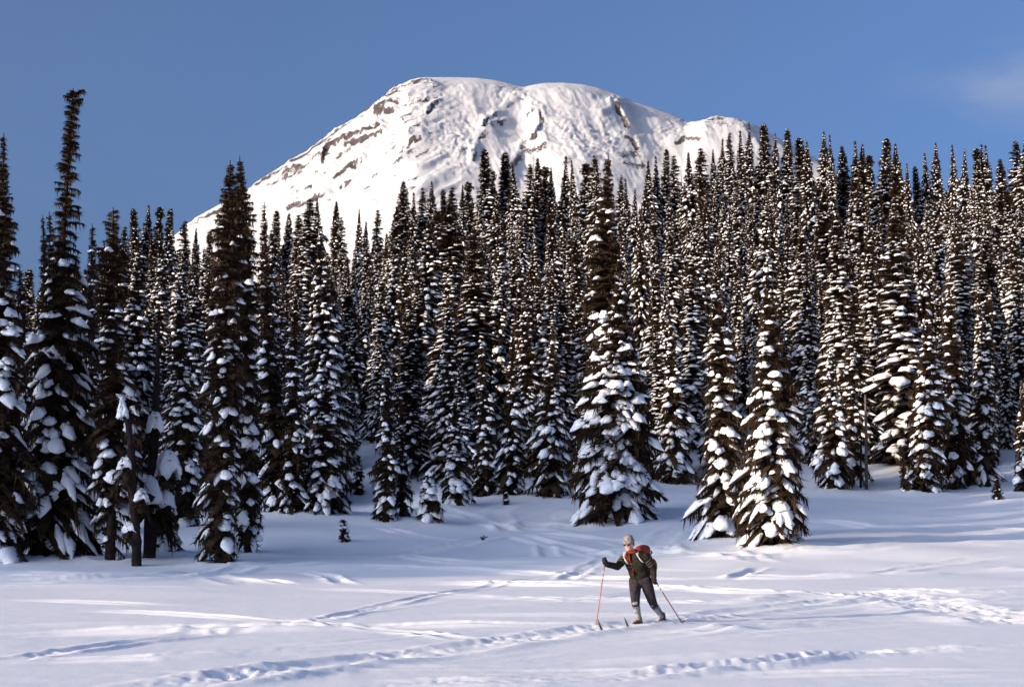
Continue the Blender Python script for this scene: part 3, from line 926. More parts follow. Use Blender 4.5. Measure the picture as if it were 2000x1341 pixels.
# ------------------------------------------------------------------ the wooded hill
make_protos()
SKYLINE = [(60, 522), (205, 470), (245, 440), (268, 402), (288, 394), (308, 400), (332, 402), (358, 428), (384, 442), (410, 450), (560, 412), (540, 408), (592, 416),
           (606, 384), (622, 382), (652, 388), (676, 420), (700, 404), (716, 428), (738, 406), (768, 400), (792, 350), (808, 372), (826, 362), (846, 350), (866, 366), (884, 364), (902, 356),
           (918, 350), (946, 288), (962, 330), (986, 292), (1004, 318), (1030, 316), (1050, 304), (1066, 320), (1078, 322), (1098, 298), (1122, 308), (1140, 316), (1158, 298), (1174, 318), (1212, 338),
           (1222, 344), (1240, 362), (1262, 310), (1280, 300), (1302, 286), (1320, 300), (1346, 294), (1368, 286), (1392, 288), (1408, 268), (1424, 256), (1446, 252), (1464, 236), (1484, 238), (1514, 256),
           (1536, 248), (1562, 264), (1578, 270), (1608, 250), (1624, 258), (1646, 280), (1666, 272), (1676, 276), (1694, 300), (1726, 266), (1748, 276), (1772, 314), (1788, 320), (1808, 296), (1828, 274),
           (1858, 278), (1880, 288), (1904, 286), (1916, 278), (1926, 280), (1952, 306), (1980, 272), (1998, 264)]
FOREST = []      # (root, px, py, Y, H, wid, laden, row)
frng = np.random.default_rng(4)


def place(k, X, Y, H, wid, row, lean=0.0):
    z = float(ground_z(X, Y))
    root = plant_copy(k, (X, Y, z - 0.15), H, wid, float(frng.uniform(0, 6.28)), lean)
    px, py = project(np.array([X, Y, z + H]))
    FOREST.append((root, float(px), float(py), Y, H, wid, k >= 7, row))


occupied = [(P[0], P[1], .45 * r[5] / FPX * P[1]) for r, P in zip(NEAR, NEAR_POS)]
for tx, ty in SKYLINE:
    Ht = frng.uniform(15, 21)
    Ys = np.linspace(130, 262, 300)
    Pt_ = at(np.full_like(Ys, tx), np.full_like(Ys, ty), Ys)
    err = np.abs(Pt_[:, 2] - ground_z(Pt_[:, 0], Pt_[:, 1]) - Ht) + 0.02 * np.abs(Ys - 225)
    i = int(np.argmin(err))
    X, Y = float(Pt_[i, 0]), float(Ys[i])
    H = float(Pt_[i, 2] - ground_z(X, Y))
    place(int(frng.integers(0, 7)), X, Y, H, H * frng.uniform(.08, .14), 'skyline', float(frng.normal(0, .018)))
    occupied.append((X, Y, 1.0))

row_y = [108, 117, 126, 136, 147, 159, 172, 186, 200]
for r, y0 in enumerate(row_y):
    step = 5.2 + 0.25 * r
    half = 0.385 * y0 + 4
    xs = np.arange(-half, half, step) + (r % 2) * step / 2
    for x in xs:
        X, Y = float(x + frng.normal(0, 0.9)), float(y0 + frng.normal(0, 2.2))
        pxu = CXP + FPX * X / Y
        if Y < 114 and (640 < pxu < 800):
            continue
        if Y < 112 and (pxu > 1560 or pxu < 300):
            Y += 7
        if any((X - a) ** 2 + (Y - b) ** 2 < (c + 0.7) ** 2 for a, b, c in occupied):
            continue
        gz = float(ground_z(X, Y))
        ct = np.interp(pxu, CREST[:, 0], CREST[:, 1]) + 35
        zmax = EYE + (HORIZON - ct) / FPX * Y - gz
        H = min(frng.uniform(11, 21) if frng.random() < .8 else frng.uniform(7, 11), zmax)
        if H < 5:
            continue
        laden = frng.random() < (0.9 if r < 3 else 0.6 if r < 5 else 0.25)
        k = int(frng.integers(7, 14)) if laden else int(frng.integers(0, 7))
        place(k, X, Y, H, max(0.9, H * frng.uniform(.08, .155)), ['lowest', 'lowest', 'lower', 'lower', 'middle', 'middle', 'upper', 'upper', 'upper'][r], float(frng.normal(0, .02)))
        occupied.append((X, Y, 0.9))

# the many smaller firs filling in between and behind: past counting one by one
def fill_forest():
    shapes = bpy.data.collections.new('fir_shapes')
    for i in range(4):
        tr, cr, pads = fir_geo(800 + i, 15.0, prof_cone([1.5, 2.1, 1.3, 1.8, 2.3, 1.6, 1.9][i], [.8, 1, .65, .9, 1.1, .7, .85][i], .06), 330, h0=.02, detail=2, snow=.85, snow_low=1.0, core=.34, padw=.55, top_snow=.15, broad=1.45)
        g = Geo()
        g.add(np.concatenate(cr.V), np.concatenate(cr.Q), np.concatenate(cr.T))
        nq0, nt0 = sum(map(len, g.Q)), sum(map(len, g.T))
        pg = pads_geo(pads)
        g.add(np.concatenate(pg.V), np.concatenate(pg.Q), np.concatenate(pg.T))
        me = g.mesh('fir_shape', M['needles'], False)
        me.materials.append(M['snow'])
        nq, nt_ = sum(map(len, g.Q)), sum(map(len, g.T))
        mi = np.concatenate([np.arange(nq) >= nq0, np.arange(nt_) >= nt0]).astype(np.int32)
        me.polygons.foreach_set('material_index', mi)
        me.polygons.foreach_set('use_smooth', mi.astype(bool))
        shapes.objects.link(bpy.data.objects.new('fir_shape', me))
    rng = np.random.default_rng(11)
    pts, sc, rz, ix = [], [], [], []
    for y0 in np.arange(113, 236, 6.5):
        half = 0.39 * y0 + 4
        for x in np.arange(-half, half, 4.4):
            X, Y = float(x + rng.uniform(-2.0, 2.0)), float(y0 + rng.uniform(-3.0, 3.0))
            pxu = CXP + FPX * X / Y
            if Y < 119 and (640 < pxu < 800 or pxu > 1560 or pxu < 300):
                continue
            if any((X - a) ** 2 + (Y - b) ** 2 < (c + 0.3) ** 2 for a, b, c in occupied):
                continue
            gz = float(ground_z(X, Y))
            zmax = EYE + (HORIZON - np.interp(pxu, CREST[:, 0], CREST[:, 1]) - 50) / FPX * Y - gz
            H = min(rng.uniform(5, 16), zmax)
            if H < 3.5:
                continue
            pts.append((X, Y, gz - .1))
            w_ = H / 15.0 * rng.uniform(.95, 1.35)
            sc.append((w_, w_, H / 15.0)); rz.append((0, 0, rng.uniform(0, 6.28))); ix.append(int(rng.integers(0, 4)))
    me = bpy.data.meshes.new('fir_wood')
    me.from_pydata(pts, [], [])
    for k, typ, key, val in (('size', 'FLOAT_VECTOR', 'vector', sc), ('turn', 'FLOAT_VECTOR', 'vector', rz), ('shape', 'INT', 'value', ix)):
        a = me.attributes.new(k, typ, 'POINT')
        a.data.foreach_set(key, np.array(val, np.int32 if typ == 'INT' else np.float32).ravel())
    o = link('fir_wood', me, None, kind='stuff', label='smaller dark firs filling the wood between the taller trees', category='wood')
    ng = bpy.data.node_groups.new('scatter_firs', 'GeometryNodeTree')
    ng.interface.new_socket('Geometry', in_out='INPUT', socket_type='NodeSocketGeometry')
    ng.interface.new_socket('Geometry', in_out='OUTPUT', socket_type='NodeSocketGeometry')
    N, L_ = ng.nodes, ng.links
    gi, go = N.new('NodeGroupInput'), N.new('NodeGroupOutput')
    ci = N.new('GeometryNodeCollectionInfo')
    ci.inputs['Collection'].default_value = shapes
    ci.inputs['Separate Children'].default_value = True
    ci.inputs['Reset Children'].default_value = True
    iop = N.new('GeometryNodeInstanceOnPoints')
    iop.inputs['Pick Instance'].default_value = True
    for nm, typ, sock in (('size', 'FLOAT_VECTOR', 'Scale'), ('turn', 'FLOAT_VECTOR', 'Rotation'), ('shape', 'INT', 'Instance Index')):
        na_ = N.new('GeometryNodeInputNamedAttribute')
        na_.data_type = typ
        na_.inputs['Name'].default_value = nm
        L_.new(na_.outputs['Attribute'], iop.inputs[sock])
    L_.new(gi.outputs[0], iop.inputs['Points'])
    L_.new(ci.outputs[0], iop.inputs['Instance'])
    L_.new(iop.outputs[0], go.inputs[0])
    md = o.modifiers.new('scatter', 'NODES')
    md.node_group = ng


fill_forest()

DEAD = [(1042, 300, 'thin dead spire on the skyline under the second summit'), (1716, 300, 'thin dead spire on the skyline right of the mountain'), (616, 400, 'thin dead spire on the skyline under the left mountain slope'),
        (1330, 330, 'bare dead spire in the wood under the right shoulder'), (880, 430, 'bare dead spire in the wood under the main summit'), (1560, 420, 'bare dead spire in the wood at upper right'),
        (470, 520, 'bare dead stem in the wood right behind the twin-topped pair'), (1770, 470, 'bare dead stem high in the wood near the right side')]
for k_, (tx, ty, lab) in enumerate(DEAD):
    Ys = np.linspace(120, 255, 300)
    Pt_ = at(np.full_like(Ys, tx), np.full_like(Ys, ty), Ys)
    hgt = Pt_[:, 2] - ground_z(Pt_[:, 0], Pt_[:, 1])
    i = int(np.argmin(np.abs(hgt - 15)))
    X, Y, H = float(Pt_[i, 0]), float(Ys[i]), float(hgt[i])
    rn = np.random.default_rng(60 + k_)
    root = empty('dead_tree', (X, Y, float(ground_z(X, Y))), label=lab, category='dead tree', group='dead spires in the wood')
    g = Geo()
    zz = np.linspace(-.4, H, 14)
    g.tube(np.column_stack([.05 * np.sin(zz), .05 * np.cos(zz * .7), zz]), np.maximum(.17 * (1 - np.clip(zz, 0, None) / H) ** .8, .02), 8)
    link('trunk', g.mesh('trunk', M['grey_wood']), root)
    g = Geo()
    for q_ in range(70):
        z0 = rn.uniform(.25, .97) * H; a_ = rn.uniform(0, 6.28); l_ = rn.uniform(.2, .9) * (1.15 - z0 / H)
        dv = np.array([math.cos(a_), math.sin(a_), 0])
        g.tube([[0, 0, z0], dv * l_ * .6 + [0, 0, z0 - .1 * l_], dv * l_ + [0, 0, z0 - .4 * l_]], [.028, .02, .006], 4)
    link('branches', g.mesh('branches', M['grey_wood']), root)

ORD1 = ['', 'first', 'second', 'third', 'fourth', 'fifth', 'sixth', 'seventh', 'eighth', 'ninth', 'tenth', 'eleventh', 'twelfth', 'thirteenth', 'fourteenth',
        'fifteenth', 'sixteenth', 'seventeenth', 'eighteenth', 'nineteenth']
TENS = ['', '', 'twenty', 'thirty', 'forty', 'fifty', 'sixty', 'seventy', 'eighty', 'ninety']
TENTH = ['', '', 'twentieth', 'thirtieth', 'fortieth', 'fiftieth', 'sixtieth', 'seventieth', 'eightieth', 'ninetieth']


def ordinal(k):
    if k < 20:
        return ORD1[k]
    return TENTH[k // 10] if k % 10 == 0 else TENS[k // 10] + '-' + ORD1[k % 10]


ZONES = [(-9999, 370, 'left of mountain'), (370, 750, 'under left mountain slope'), (750, 1030, 'under main summit'),
         (1030, 1340, 'under second summit'), (1340, 1500, 'under right shoulder'), (1500, 9999, 'right of mountain')]
ROWS = {'skyline': 'on the skyline', 'upper': 'high on the hill', 'middle': 'halfway up the hill', 'lower': 'low on the hill',
        'lowest': 'at the hill foot', 'outside': 'in the wood outside the left of the view'}
for row, rtext in ROWS.items():
    for a, b, ztext in ([(-99999, 99999, '')] if row == 'outside' else ZONES):
        mem = sorted([f for f in FOREST if f[7] == row and a <= f[1] < b], key=lambda f: f[1])
        for k, f in enumerate(mem, 1):
            look = ('snow-laden' if f[6] else 'dark snow-flecked') if row != 'skyline' else ('slim dark' if f[5] / f[4] < .1 else 'dark')
            f[0]['label'] = f'{look} fir {rtext} {ztext}, {ordinal(k)} from left'.replace(' ,', ',')
            f[0]['category'] = 'fir tree'
            f[0]['group'] = 'firs of the wooded hill' if row != 'outside' else 'firs outside the left of the view'


# ------------------------------------------------------------------ snags, poles, twigs
def tent(c, rx, ry, h, lobes, seed, hang=.5):
    """snow draped over a bough end: a lobed hood, closed underneath"""
    rng = np.random.default_rng(seed)
    S_, R_ = 28, 9
    ph = np.arange(S_) / S_ * 2 * math.pi
    lob = 1 + .16 * np.sin(lobes * ph + rng.uniform(0, 6)) + .07 * np.sin((lobes * 2 + 1) * ph + 1)
    edge = -h * (hang + .22 * np.sin(lobes * ph + 2.1) + .12 * rng.normal(0, 1, S_))
    rings = []
    for k in range(R_):
        u = (k + .15) / (R_ - .85)
        r = u ** .75
        z = h * (1 - u ** 1.7) + (u ** 2.2) * edge
        rings.append(np.stack([rx * r * lob * np.cos(ph), ry * r * lob * np.sin(ph), z], -1) + rng.normal(0, .018, (S_, 3)))
    inner = rings[-1] * [.82, .82, 1] + [0, 0, .04]
    inner2 = rings[-1] * [.3, .3, .2] + [0, 0, h * .3]
    V = np.concatenate(rings + [inner, inner2]) + np.asarray(c)
    return V, grid_quads(R_ + 2, S_, True)


def pole(label, name, pts, rads, mat, group=None, cat='dead tree'):
    base = hit(*pts[0])
    root = empty(name, tuple(base), label=label, category=cat)
    if group:
        root['group'] = group
    P = [at(x, y, base[1]) - base for x, y in pts]
    P[0] = np.array([0, 0, -0.4])
    pp = []
    for a, b in zip(P[:-1], P[1:]):
        for t in np.linspace(0, 1, 6)[:-1]:
            pp.append(a + (b - a) * t)
    pp.append(P[-1])
    rr = np.interp(np.linspace(0, 1, len(pp)), np.linspace(0, 1, len(rads)), rads)
    g = Geo()
    rn = np.random.default_rng(int(pts[0][0]))
    g.tube(pp, rr * rn.uniform(.9, 1.1, len(rr)), 14)
    g.V[-1][:] += rn.normal(0, .09, g.V[-1].shape) * rr.mean()
    if rads[0] > .15:
        for k in range(9):      # broken branch stubs
            j = int(rn.integers(3, len(pp) - 1)); a_ = rn.uniform(0, 6.28); l_ = rn.uniform(.15, .5)
            dv = np.array([math.cos(a_), math.sin(a_), rn.uniform(-.5, .2)])
            g.tube([pp[j], pp[j] + dv * (rr[j] + l_ * .5), pp[j] + dv * (rr[j] + l_) - [0, 0, .08]], [.035, .025, .008], 6)
    link('trunk', g.mesh('trunk', mat), root)
    return root, base


root, base = pole('dead snag trunk with a curled snow cap, left of the two snags', 'dead_snag', [(268, 1106), (265, 1040), (258, 960), (256, 880), (250, 818)], [.20, .175, .165, .15, .11], M['bark'], 'snow-capped dead snags')
for (cx, cy, rx, h, sd) in [(240, 806, .24, .38, 1), (238, 790, .14, .30, 2)]:
    c = at(cx, cy, base[1]) - base
    V, q = tent(c * 0, rx, rx * .9, h, 3, sd)
    o = link('snow_cap', mesh_data('snow_cap', V, q, None, M['snow']), root); o.location = c
for (cx, cy, dx, rx, h, sd) in [(246, 905, -.22, .34, .34, 21), (276, 968, .25, .30, .30, 22), (254, 1030, -.2, .3, .25, 23)]:
    c = at(cx, cy, base[1]) - base
    V, q = tent(c * 0, rx, rx * .8, h, 3, sd, .7)
    o = link('snow_hood', mesh_data('snow_hood', V, q, None, M['snow']), root); o.location = c
    tr, cr, pads = fir_geo(900 + sd, h * 2.6, prof_cone(rx * 1.2, .6, .1), 40, detail=2, snow=0, core=.3, droop=1.6)
    o = link('bough', cr.mesh('bough', M['needles'], False), root); o.location = c - np.array([0, 0, h * 1.7])
g = Geo(); g.tube([at(254, 826, base[1]) - base, at(246, 818, base[1]) - base, at(236, 812, base[1]) - base], [.1, .08, .03], 8)
link('stub', g.mesh('stub', M['bark']), root)

root, base = pole('tall grey dead snag with hoods of snow on its low boughs', 'dead_snag', [(292, 1090), (296, 960), (304, 800), (310, 630)], [.27, .24, .15, .05], M['bark'], 'snow-capped dead snags')
for (cx, cy, dy, rx, ry, h, lb, sd) in [(290, 962, -.25, .88, .7, .75, 4, 5), (322, 978, -.1, .55, .5, .5, 3, 6), (326, 908, .1, .62, .6, .66, 5, 7), (303, 826, -.1, .36, .34, .5, 3, 8), (285, 852, 0, .22, .22, .3, 3, 9)]:
    c = at(cx, cy, base[1]) - base + np.array([0, dy, 0])
    V, q = tent(c * 0, rx, ry, h, lb, sd, .75)
    o = link('snow_hood', mesh_data('snow_hood', V, q, None, M['snow']), root); o.location = c
    tr, cr, pads = fir_geo(900 + sd, h * 2.2, prof_cone(rx * 1.1, .6, .1), 36, detail=2, snow=0, core=.3, droop=1.6)
    o = link('bough', cr.mesh('bough', M['needles'], False), root); o.location = c - np.array([0, 0, h * 1.35])

pole('bare grey pole-like dead stem at the right wood edge, taller of two', 'dead_tree', [(1692, 957), (1692, 860), (1690, 770)], [.13, .11, .07], M['grey_wood'], 'bare dead stems')
pole('bare dark dead stem at the right wood edge, shorter of two', 'dead_tree', [(1681, 955), (1681, 900), (1682, 852)], [.09, .08, .06], M['bark'], 'bare dead stems')
for (x, y, lab, s, sd) in [(942, 1054, 'dark twig tip poking out of the snow in mid meadow', 1.0, 1), (727, 1014, 'tiny twig tip poking out of the snow at the foot of the left slope', .7, 2),
                           (1458, 1018, 'bare twiggy shoot between the right-hand pair of firs', 1.1, 3)]:
    b = hit(x, y)
    rng = np.random.default_rng(sd)
    g = Geo()
    for k in range(7):
        a = rng.uniform(-.2, .9); l_ = s * rng.uniform(.2, .5)
        d = np.array([math.cos(rng.uniform(0, 6.3)) * a + .35, math.sin(rng.uniform(0, 6.3)) * a, rng.uniform(.3, .8)])
        g.tube([(0, 0, -.1), d * l_ * .5, d * l_ + [0, 0, -.05]], [.035, .03, .012], 5)
        g.add([d * l_ * .4 + [.05, 0, 0], d * l_ * .4 - [.05, 0, .02], d * l_ * 1.3 + [0, 0, -.12]], None, [(0, 1, 2)])
    o = link('twig', g.mesh('twig', M['needles'], False), None, label=lab, category='twig')
    o.location = b

# ------------------------------------------------------------------ the skier
M['skin'] = mottled('skin', (0.55, 0.27, 0.21), (0.66, 0.34, 0.27), 9.0, 0.55)
M['sweater'] = mottled('green_knit', (0.013, 0.013, 0.009), (0.032, 0.031, 0.020), 26.0, 0.95, 0.6, 90.0, 0.1)
M['stripe'] = mottled('pale_green_knit', (0.09, 0.11, 0.085), (0.17, 0.19, 0.155), 40.0, 0.95, 0.5, 90.0, 0.1)
M['trousers'] = mottled('grey_wool', (0.022, 0.018, 0.024), (0.044, 0.037, 0.048), 18.0, 0.95, 0.5, 70.0, 0.1)
M['socks'] = mottled('snow_dusted_wool', (0.07, 0.07, 0.09), (0.36, 0.37, 0.42), 22.0, 0.95, 0.5, 60.0, 0.1)
M['hat'] = mottled('flecked_grey_knit', (0.11, 0.10, 0.10), (0.38, 0.34, 0.32), 42.0, 0.95, 0.8, 80.0, 0.1)
M['scarf'] = mottled('red_orange_plaid', (0.06, 0.015, 0.010), (0.27, 0.045, 0.016), 16.0, 0.95, 0.4, 60.0, 0.1)
M['mitten'] = mottled('black_wool', (0.012, 0.009, 0.012), (0.03, 0.024, 0.028), 14.0, 0.9, 0.4, 50.0, 0.1)
M['boot'] = mottled('brown_leather', (0.05, 0.022, 0.012), (0.14, 0.065, 0.035), 12.0, 0.5, 0.3, 30.0, 0.4)
M['lens'] = mottled('dark_lens', (0.006, 0.005, 0.005), (0.012, 0.010, 0.010), 8.0, 0.15, 0, None, 0.5)
M['pack'] = mottled('red_nylon', (0.14, 0.018, 0.010), (0.25, 0.034, 0.016), 9.0, 0.6, 0.4, 16.0, 0.3)
M['pack_dark'] = mottled('dark_nylon', (0.03, 0.03, 0.045), (0.055, 0.05, 0.07), 9.0, 0.7, 0.3, 30.0, 0.2)
M['strap'] = mottled('grey_webbing', (0.34, 0.32, 0.34), (0.46, 0.44, 0.46), 20.0, 0.8, 0.2, 60.0, 0.2)
M['pole_red'] = mottled('red_lacquer', (0.25, 0.085, 0.065), (0.36, 0.15, 0.12), 6.0, 0.35, 0, None, 0.5)
M['pole_dark'] = mottled('dark_lacquer', (0.10, 0.035, 0.03), (0.16, 0.06, 0.05), 6.0, 0.35, 0, None, 0.5)
M['metal'] = mottled('pale_metal', (0.45, 0.45, 0.48), (0.6, 0.6, 0.63), 8.0, 0.35, 0, None, 0.5)
M['ski'] = mottled('dark_ski', (0.012, 0.010, 0.012), (0.03, 0.022, 0.025), 6.0, 0.35, 0, None, 0.5)
M['hair'] = mottled('brown_hair', (0.05, 0.028, 0.018), (0.09, 0.05, 0.03), 30.0, 0.7)

SKI_FOOT = hit(1248, 1219)
SY = float(SKI_FOOT[1])


def J(px, py, dy=0.0):
    """a joint: photo pixel at the skier's distance, dy metres behind (+) or before (-) the front foot"""
    return at(px, py, SY + dy) - SKI_FOOT


def limb(g, pts, rads, sides=14):
    """tapered limb with round joints"""
    pts = [np.asarray(p, float) for p in pts]
    for (a, ra), (b, rb) in zip(zip(pts[:-1], rads[:-1]), zip(pts[1:], rads[1:])):
        k = np.linspace(0, 1, 5)[:, None]
        g.tube(a + (b - a) * k, ra + (rb - ra) * k[:, 0], sides)
    for p, r in zip(pts, rads):
        g.ellipsoid(p, (r, r, r), None, sides, 9)


def fused(g, voxel, mat, name, smooth_it=4):
    """one continuous skin over the pieces in g"""
    src = g.mesh(name, None)
    o = bpy.data.objects.new('tmp', src)
    COL.objects.link(o)
    r = o.modifiers.new('r', 'REMESH'); r.mode = 'VOXEL'; r.voxel_size = voxel; r.use_smooth_shade = True
    sm = o.modifiers.new('s', 'SMOOTH'); sm.factor = 0.5; sm.iterations = smooth_it
    dg = bpy.context.evaluated_depsgraph_get()
    me = bpy.data.meshes.new_from_object(o.evaluated_get(dg))
    bpy.data.objects.remove(o)
    me.name = name
    me.materials.clear()
    me.materials.append(mat)
    me.polygons.foreach_set('use_smooth', np.ones(len(me.polygons), bool))
    return me


FACE = np.array([-0.60, -0.80, 0.0]); FACE /= np.linalg.norm(FACE)          # where the skier heads
SIDE = np.array([FACE[1], -FACE[0], 0.0])                                    # the skier's right hand side
ZUP = np.array([0, 0, 1.0])
head = J(1228, 1062.5, -.12)
neck = J(1236, 1079, -.02)
chest, belly, pelvis = J(1241, 1096, .05), J(1246, 1114, .12), J(1250, 1130, .17)
sh_r, sh_l = J(1222, 1087, .10), J(1260, 1088, -.06)
el_r, ha_r = J(1206, 1106, -.10), J(1184, 1101, -.28)
el_l, ha_l = J(1276, 1109, .05), J(1277, 1127, .02)
hip_r, hip_l = J(1240, 1133, .20), J(1261, 1133, .12)
kn_r, an_r = J(1241, 1177, -.02), J(1248, 1211, .04)
kn_l, an_l = J(1275, 1178, .26), J(1294, 1204, .50)

person = empty('person', tuple(SKI_FOOT), label='skier in a grey knit hat, green sweater and grey knickers striding across the snow', category='person')


def torso(g, infl=0.0, low=True):
    ax = np.stack([SIDE, FACE, ZUP], 1)
    for c, (a, b, h_) in ((chest, (.185, .125, .20)), (J(1240, 1089, .03), (.19, .11, .12)), (belly, (.165, .12, .17)), (pelvis, (.175, .13, .14))):
        if c is pelvis and not low:
            continue
        g.ellipsoid(c, (a + infl, b + infl, h_ + infl), ax, 18, 11)


def head_shape(g):
    hx = np.stack([np.cross(HF, HU), HF, HU], 1)
    g.ellipsoid(head + HU * .035 - HF * .012, (.072, .092, .088), hx, 18, 12)
    g.ellipsoid(head - HU * .055 + HF * .022, (.055, .066, .062), hx, 16, 10)     # jaw
    g.ellipsoid(head - HU * .095 + HF * .050, (.026, .026, .026), hx, 10, 8)     # chin
    g.ellipsoid(head - HU * .018 + HF * .094, (.014, .024, .020), hx, 10, 8)     # nose tip
    g.ellipsoid(head + HU * .008 + HF * .082, (.011, .018, .030), hx, 10, 8)     # nose bridge
    g.ellipsoid(head - HU * .060 + HF * .080, (.024, .014, .010), hx, 10, 8)     # lips
    for s_ in (-1, 1):
        g.ellipsoid(head - HU * .020 + HF * .060 + np.cross(HF, HU) * s_ * .034, (.024, .022, .022), hx, 10, 8)   # cheeks
        g.ellipsoid(head - HU * .005 - HF * .01 + np.cross(HF, HU) * s_ * .076, (.012, .022, .032), hx, 10, 8)   # ears


HF = np.array([-0.50, -0.80, -0.22]); HF /= np.linalg.norm(HF)
HR = np.cross(HF, ZUP); HR /= np.linalg.norm(HR)
HU = np.cross(HR, HF)


def hand_shape(g, wrist, d, grip, thumb_side, infl):
    """mittened fist closed round a pole grip"""
    d = d / np.linalg.norm(d)
    sdv = np.cross(d, grip); sdv /= np.linalg.norm(sdv)
    palm = wrist + d * .055
    g.ellipsoid(palm, (.040 + infl, .040 + infl, .040 + infl), None, 12, 8)
    for k in range(4):
        off = grip * (.032 - .021 * k)
        l_ = (.040, .046, .043, .034)[k]
        kn = palm + d * .034 + off
        limb(g, [palm + off, kn, kn + sdv * l_ * .8 - d * .004, kn + sdv * l_ * .9 - d * .034], [.013 + infl, .013 + infl, .0115 + infl, .010 + infl], 8)
    limb(g, [wrist + d * .02 + grip * .02, palm + grip * .036 + sdv * .022, palm + grip * .030 + sdv * .040 + d * .024], [.015 + infl, .014 + infl, .011 + infl], 8)


tip_r, tip_l = hit(1164, 1224), hit(1333, 1217)
top_r = J(1182, 1093, -.30); top_l = J(1278, 1131, .02)
grip_r = top_r - (tip_r - SKI_FOOT); grip_r /= np.linalg.norm(grip_r)
grip_l = top_l - (tip_l - SKI_FOOT); grip_l /= np.linalg.norm(grip_l)

g = Geo()
torso(g)
head_shape(g)
limb(g, [chest + ZUP * .08, neck, head - HU * .04], [.07, .058, .055])
for sh, el, ha in ((sh_r, el_r, ha_r), (sh_l, el_l, ha_l)):
    limb(g, [chest + ZUP * .04, sh, el, ha], [.07, .062, .045, .032])
for hp, kn, an in ((hip_r, kn_r, an_r), (hip_l, kn_l, an_l)):
    limb(g, [hp, hp + (kn - hp) * .4, kn, kn + (an - kn) * .35, an], [.095, .085, .058, .056, .038])
foot_r, foot_l = an_r + FACE * .13 - ZUP * .055, an_l + FACE * .11 - ZUP * .10
limb(g, [an_r - ZUP * .03, foot_r], [.042, .035]); limb(g, [an_l - ZUP * .03, foot_l], [.042, .035])
hand_shape(g, ha_r, top_r - ha_r + FACE * .02, grip_r, 1, 0)
hand_shape(g, ha_l, top_l - ha_l - ZUP * .02, grip_l, 1, 0)
link('body', fused(g, .011, M['skin'], 'body', 2), person)

g = Geo()
torso(g, .034, False)
g.ellipsoid(J(1249, 1122, .15), (.195, .150, .10), np.stack([SIDE, FACE, ZUP], 1), 18, 10)
for sh, el, ha in ((sh_r, el_r, ha_r), (sh_l, el_l, ha_l)):
    limb(g, [chest + ZUP * .05, sh, el, el + (ha - el) * .88], [.095, .088, .068, .054])
limb(g, [chest + ZUP * .1, neck - ZUP * .01], [.085, .072])
sw = link('sweater', fused(g, .013, M['sweater'], 'sweater'), person)


def band_mesh(c, nrm, a, b, ang0, ang1, th, wd, mat, name, ax):
    """a knitted stripe lying on a rounded surface"""
    k = np.linspace(ang0, ang1, 22)
    pts = [c + ax[:, 0] * a * math.cos(t) + ax[:, 1] * b * math.sin(t) for t in k]
    gg = Geo()
    gg.tube(pts, wd, 6, True, th / wd)
    return gg.mesh(name, mat)


TX = np.stack([SIDE, FACE, ZUP], 1)
for (px_, py_, a_, b_, w_) in [(1243, 1096, 0.218, 0.163, 0.01), (1244, 1101, 0.213, 0.161, 0.014), (1244, 1107, 0.208, 0.159, 0.009)]:
    link('stripe', band_mesh(J(px_, py_, .05), ZUP, a_, b_, math.radians(-18), math.radians(86), .008, w_, M['stripe'], 'stripe', TX), sw)
for sh, el in ((sh_r, el_r), (sh_l, el_l)):
    dv = el - sh; dv /= np.linalg.norm(dv)
    a1 = np.cross(dv, ZUP); a1 /= np.linalg.norm(a1); a2 = np.cross(dv, a1)
    for t_, r_ in ((.22, .085), (.42, .081), (.62, .076)):
        link('stripe', band_mesh(sh + (el - sh) * t_, dv, r_, r_, 0, 2 * math.pi, .005, .006, M['stripe'], 'stripe', np.stack([a1, a2, dv], 1)), sw)

g = Geo()
g.ellipsoid(pelvis, (.192, .150, .155), TX, 18, 11)
for hp, kn in ((hip_r, kn_r), (hip_l, kn_l)):
    an = an_r if hp is hip_r else an_l
    limb(g, [hp, hp + (kn - hp) * .4, hp + (kn - hp) * .8, kn + (an - kn) * .12], [.118, .110, .090, .076])
link('trousers', fused(g, .013, M['trousers'], 'trousers'), person)
for kn, an in ((kn_r, an_r), (kn_l, an_l)):
    g = Geo()
    limb(g, [kn + (an - kn) * .02, kn + (an - kn) * .3, kn + (an - kn) * .6, an], [.070, .074, .062, .050])
    link('sock', fused(g, .013, M['socks'], 'sock'), person)
for an, ft, k in ((an_r, foot_r, 0), (an_l, foot_l, 1)):
    g = Geo()
    dv = ft - an; dv /= np.linalg.norm(dv)
    limb(g, [an + ZUP * .04, an - ZUP * .015], [.058, .060])
    limb(g, [an - ZUP * .035 - FACE * .035, ft, ft + FACE * .05 - ZUP * (.012 + .03 * k)], [.052, .050, .040])
    b = link('boot', fused(g, .010, M['boot'], 'boot', 2), person)
    gs = Geo()
    gs.tube([an - ZUP * .085 - FACE * .07, ft - ZUP * .045, ft + FACE * .085 - ZUP * (.050 + .03 * k)], [.042, .048, .030], 10, True, .28)
    link('sole', gs.mesh('sole', M['lens']), b)
for ha, d, gp, el in ((ha_r, top_r - ha_r + FACE * .02, grip_r, el_r), (ha_l, top_l - ha_l - ZUP * .02, grip_l, el_l)):
    g = Geo()
    hand_shape(g, ha, d, gp, 1, .012)
    limb(g, [ha + (el - ha) * .28, ha, ha + d / np.linalg.norm(d) * .03], [.060, .052, .046])
    link('mitten', fused(g, .010, M['mitten'], 'mitten', 1), person)

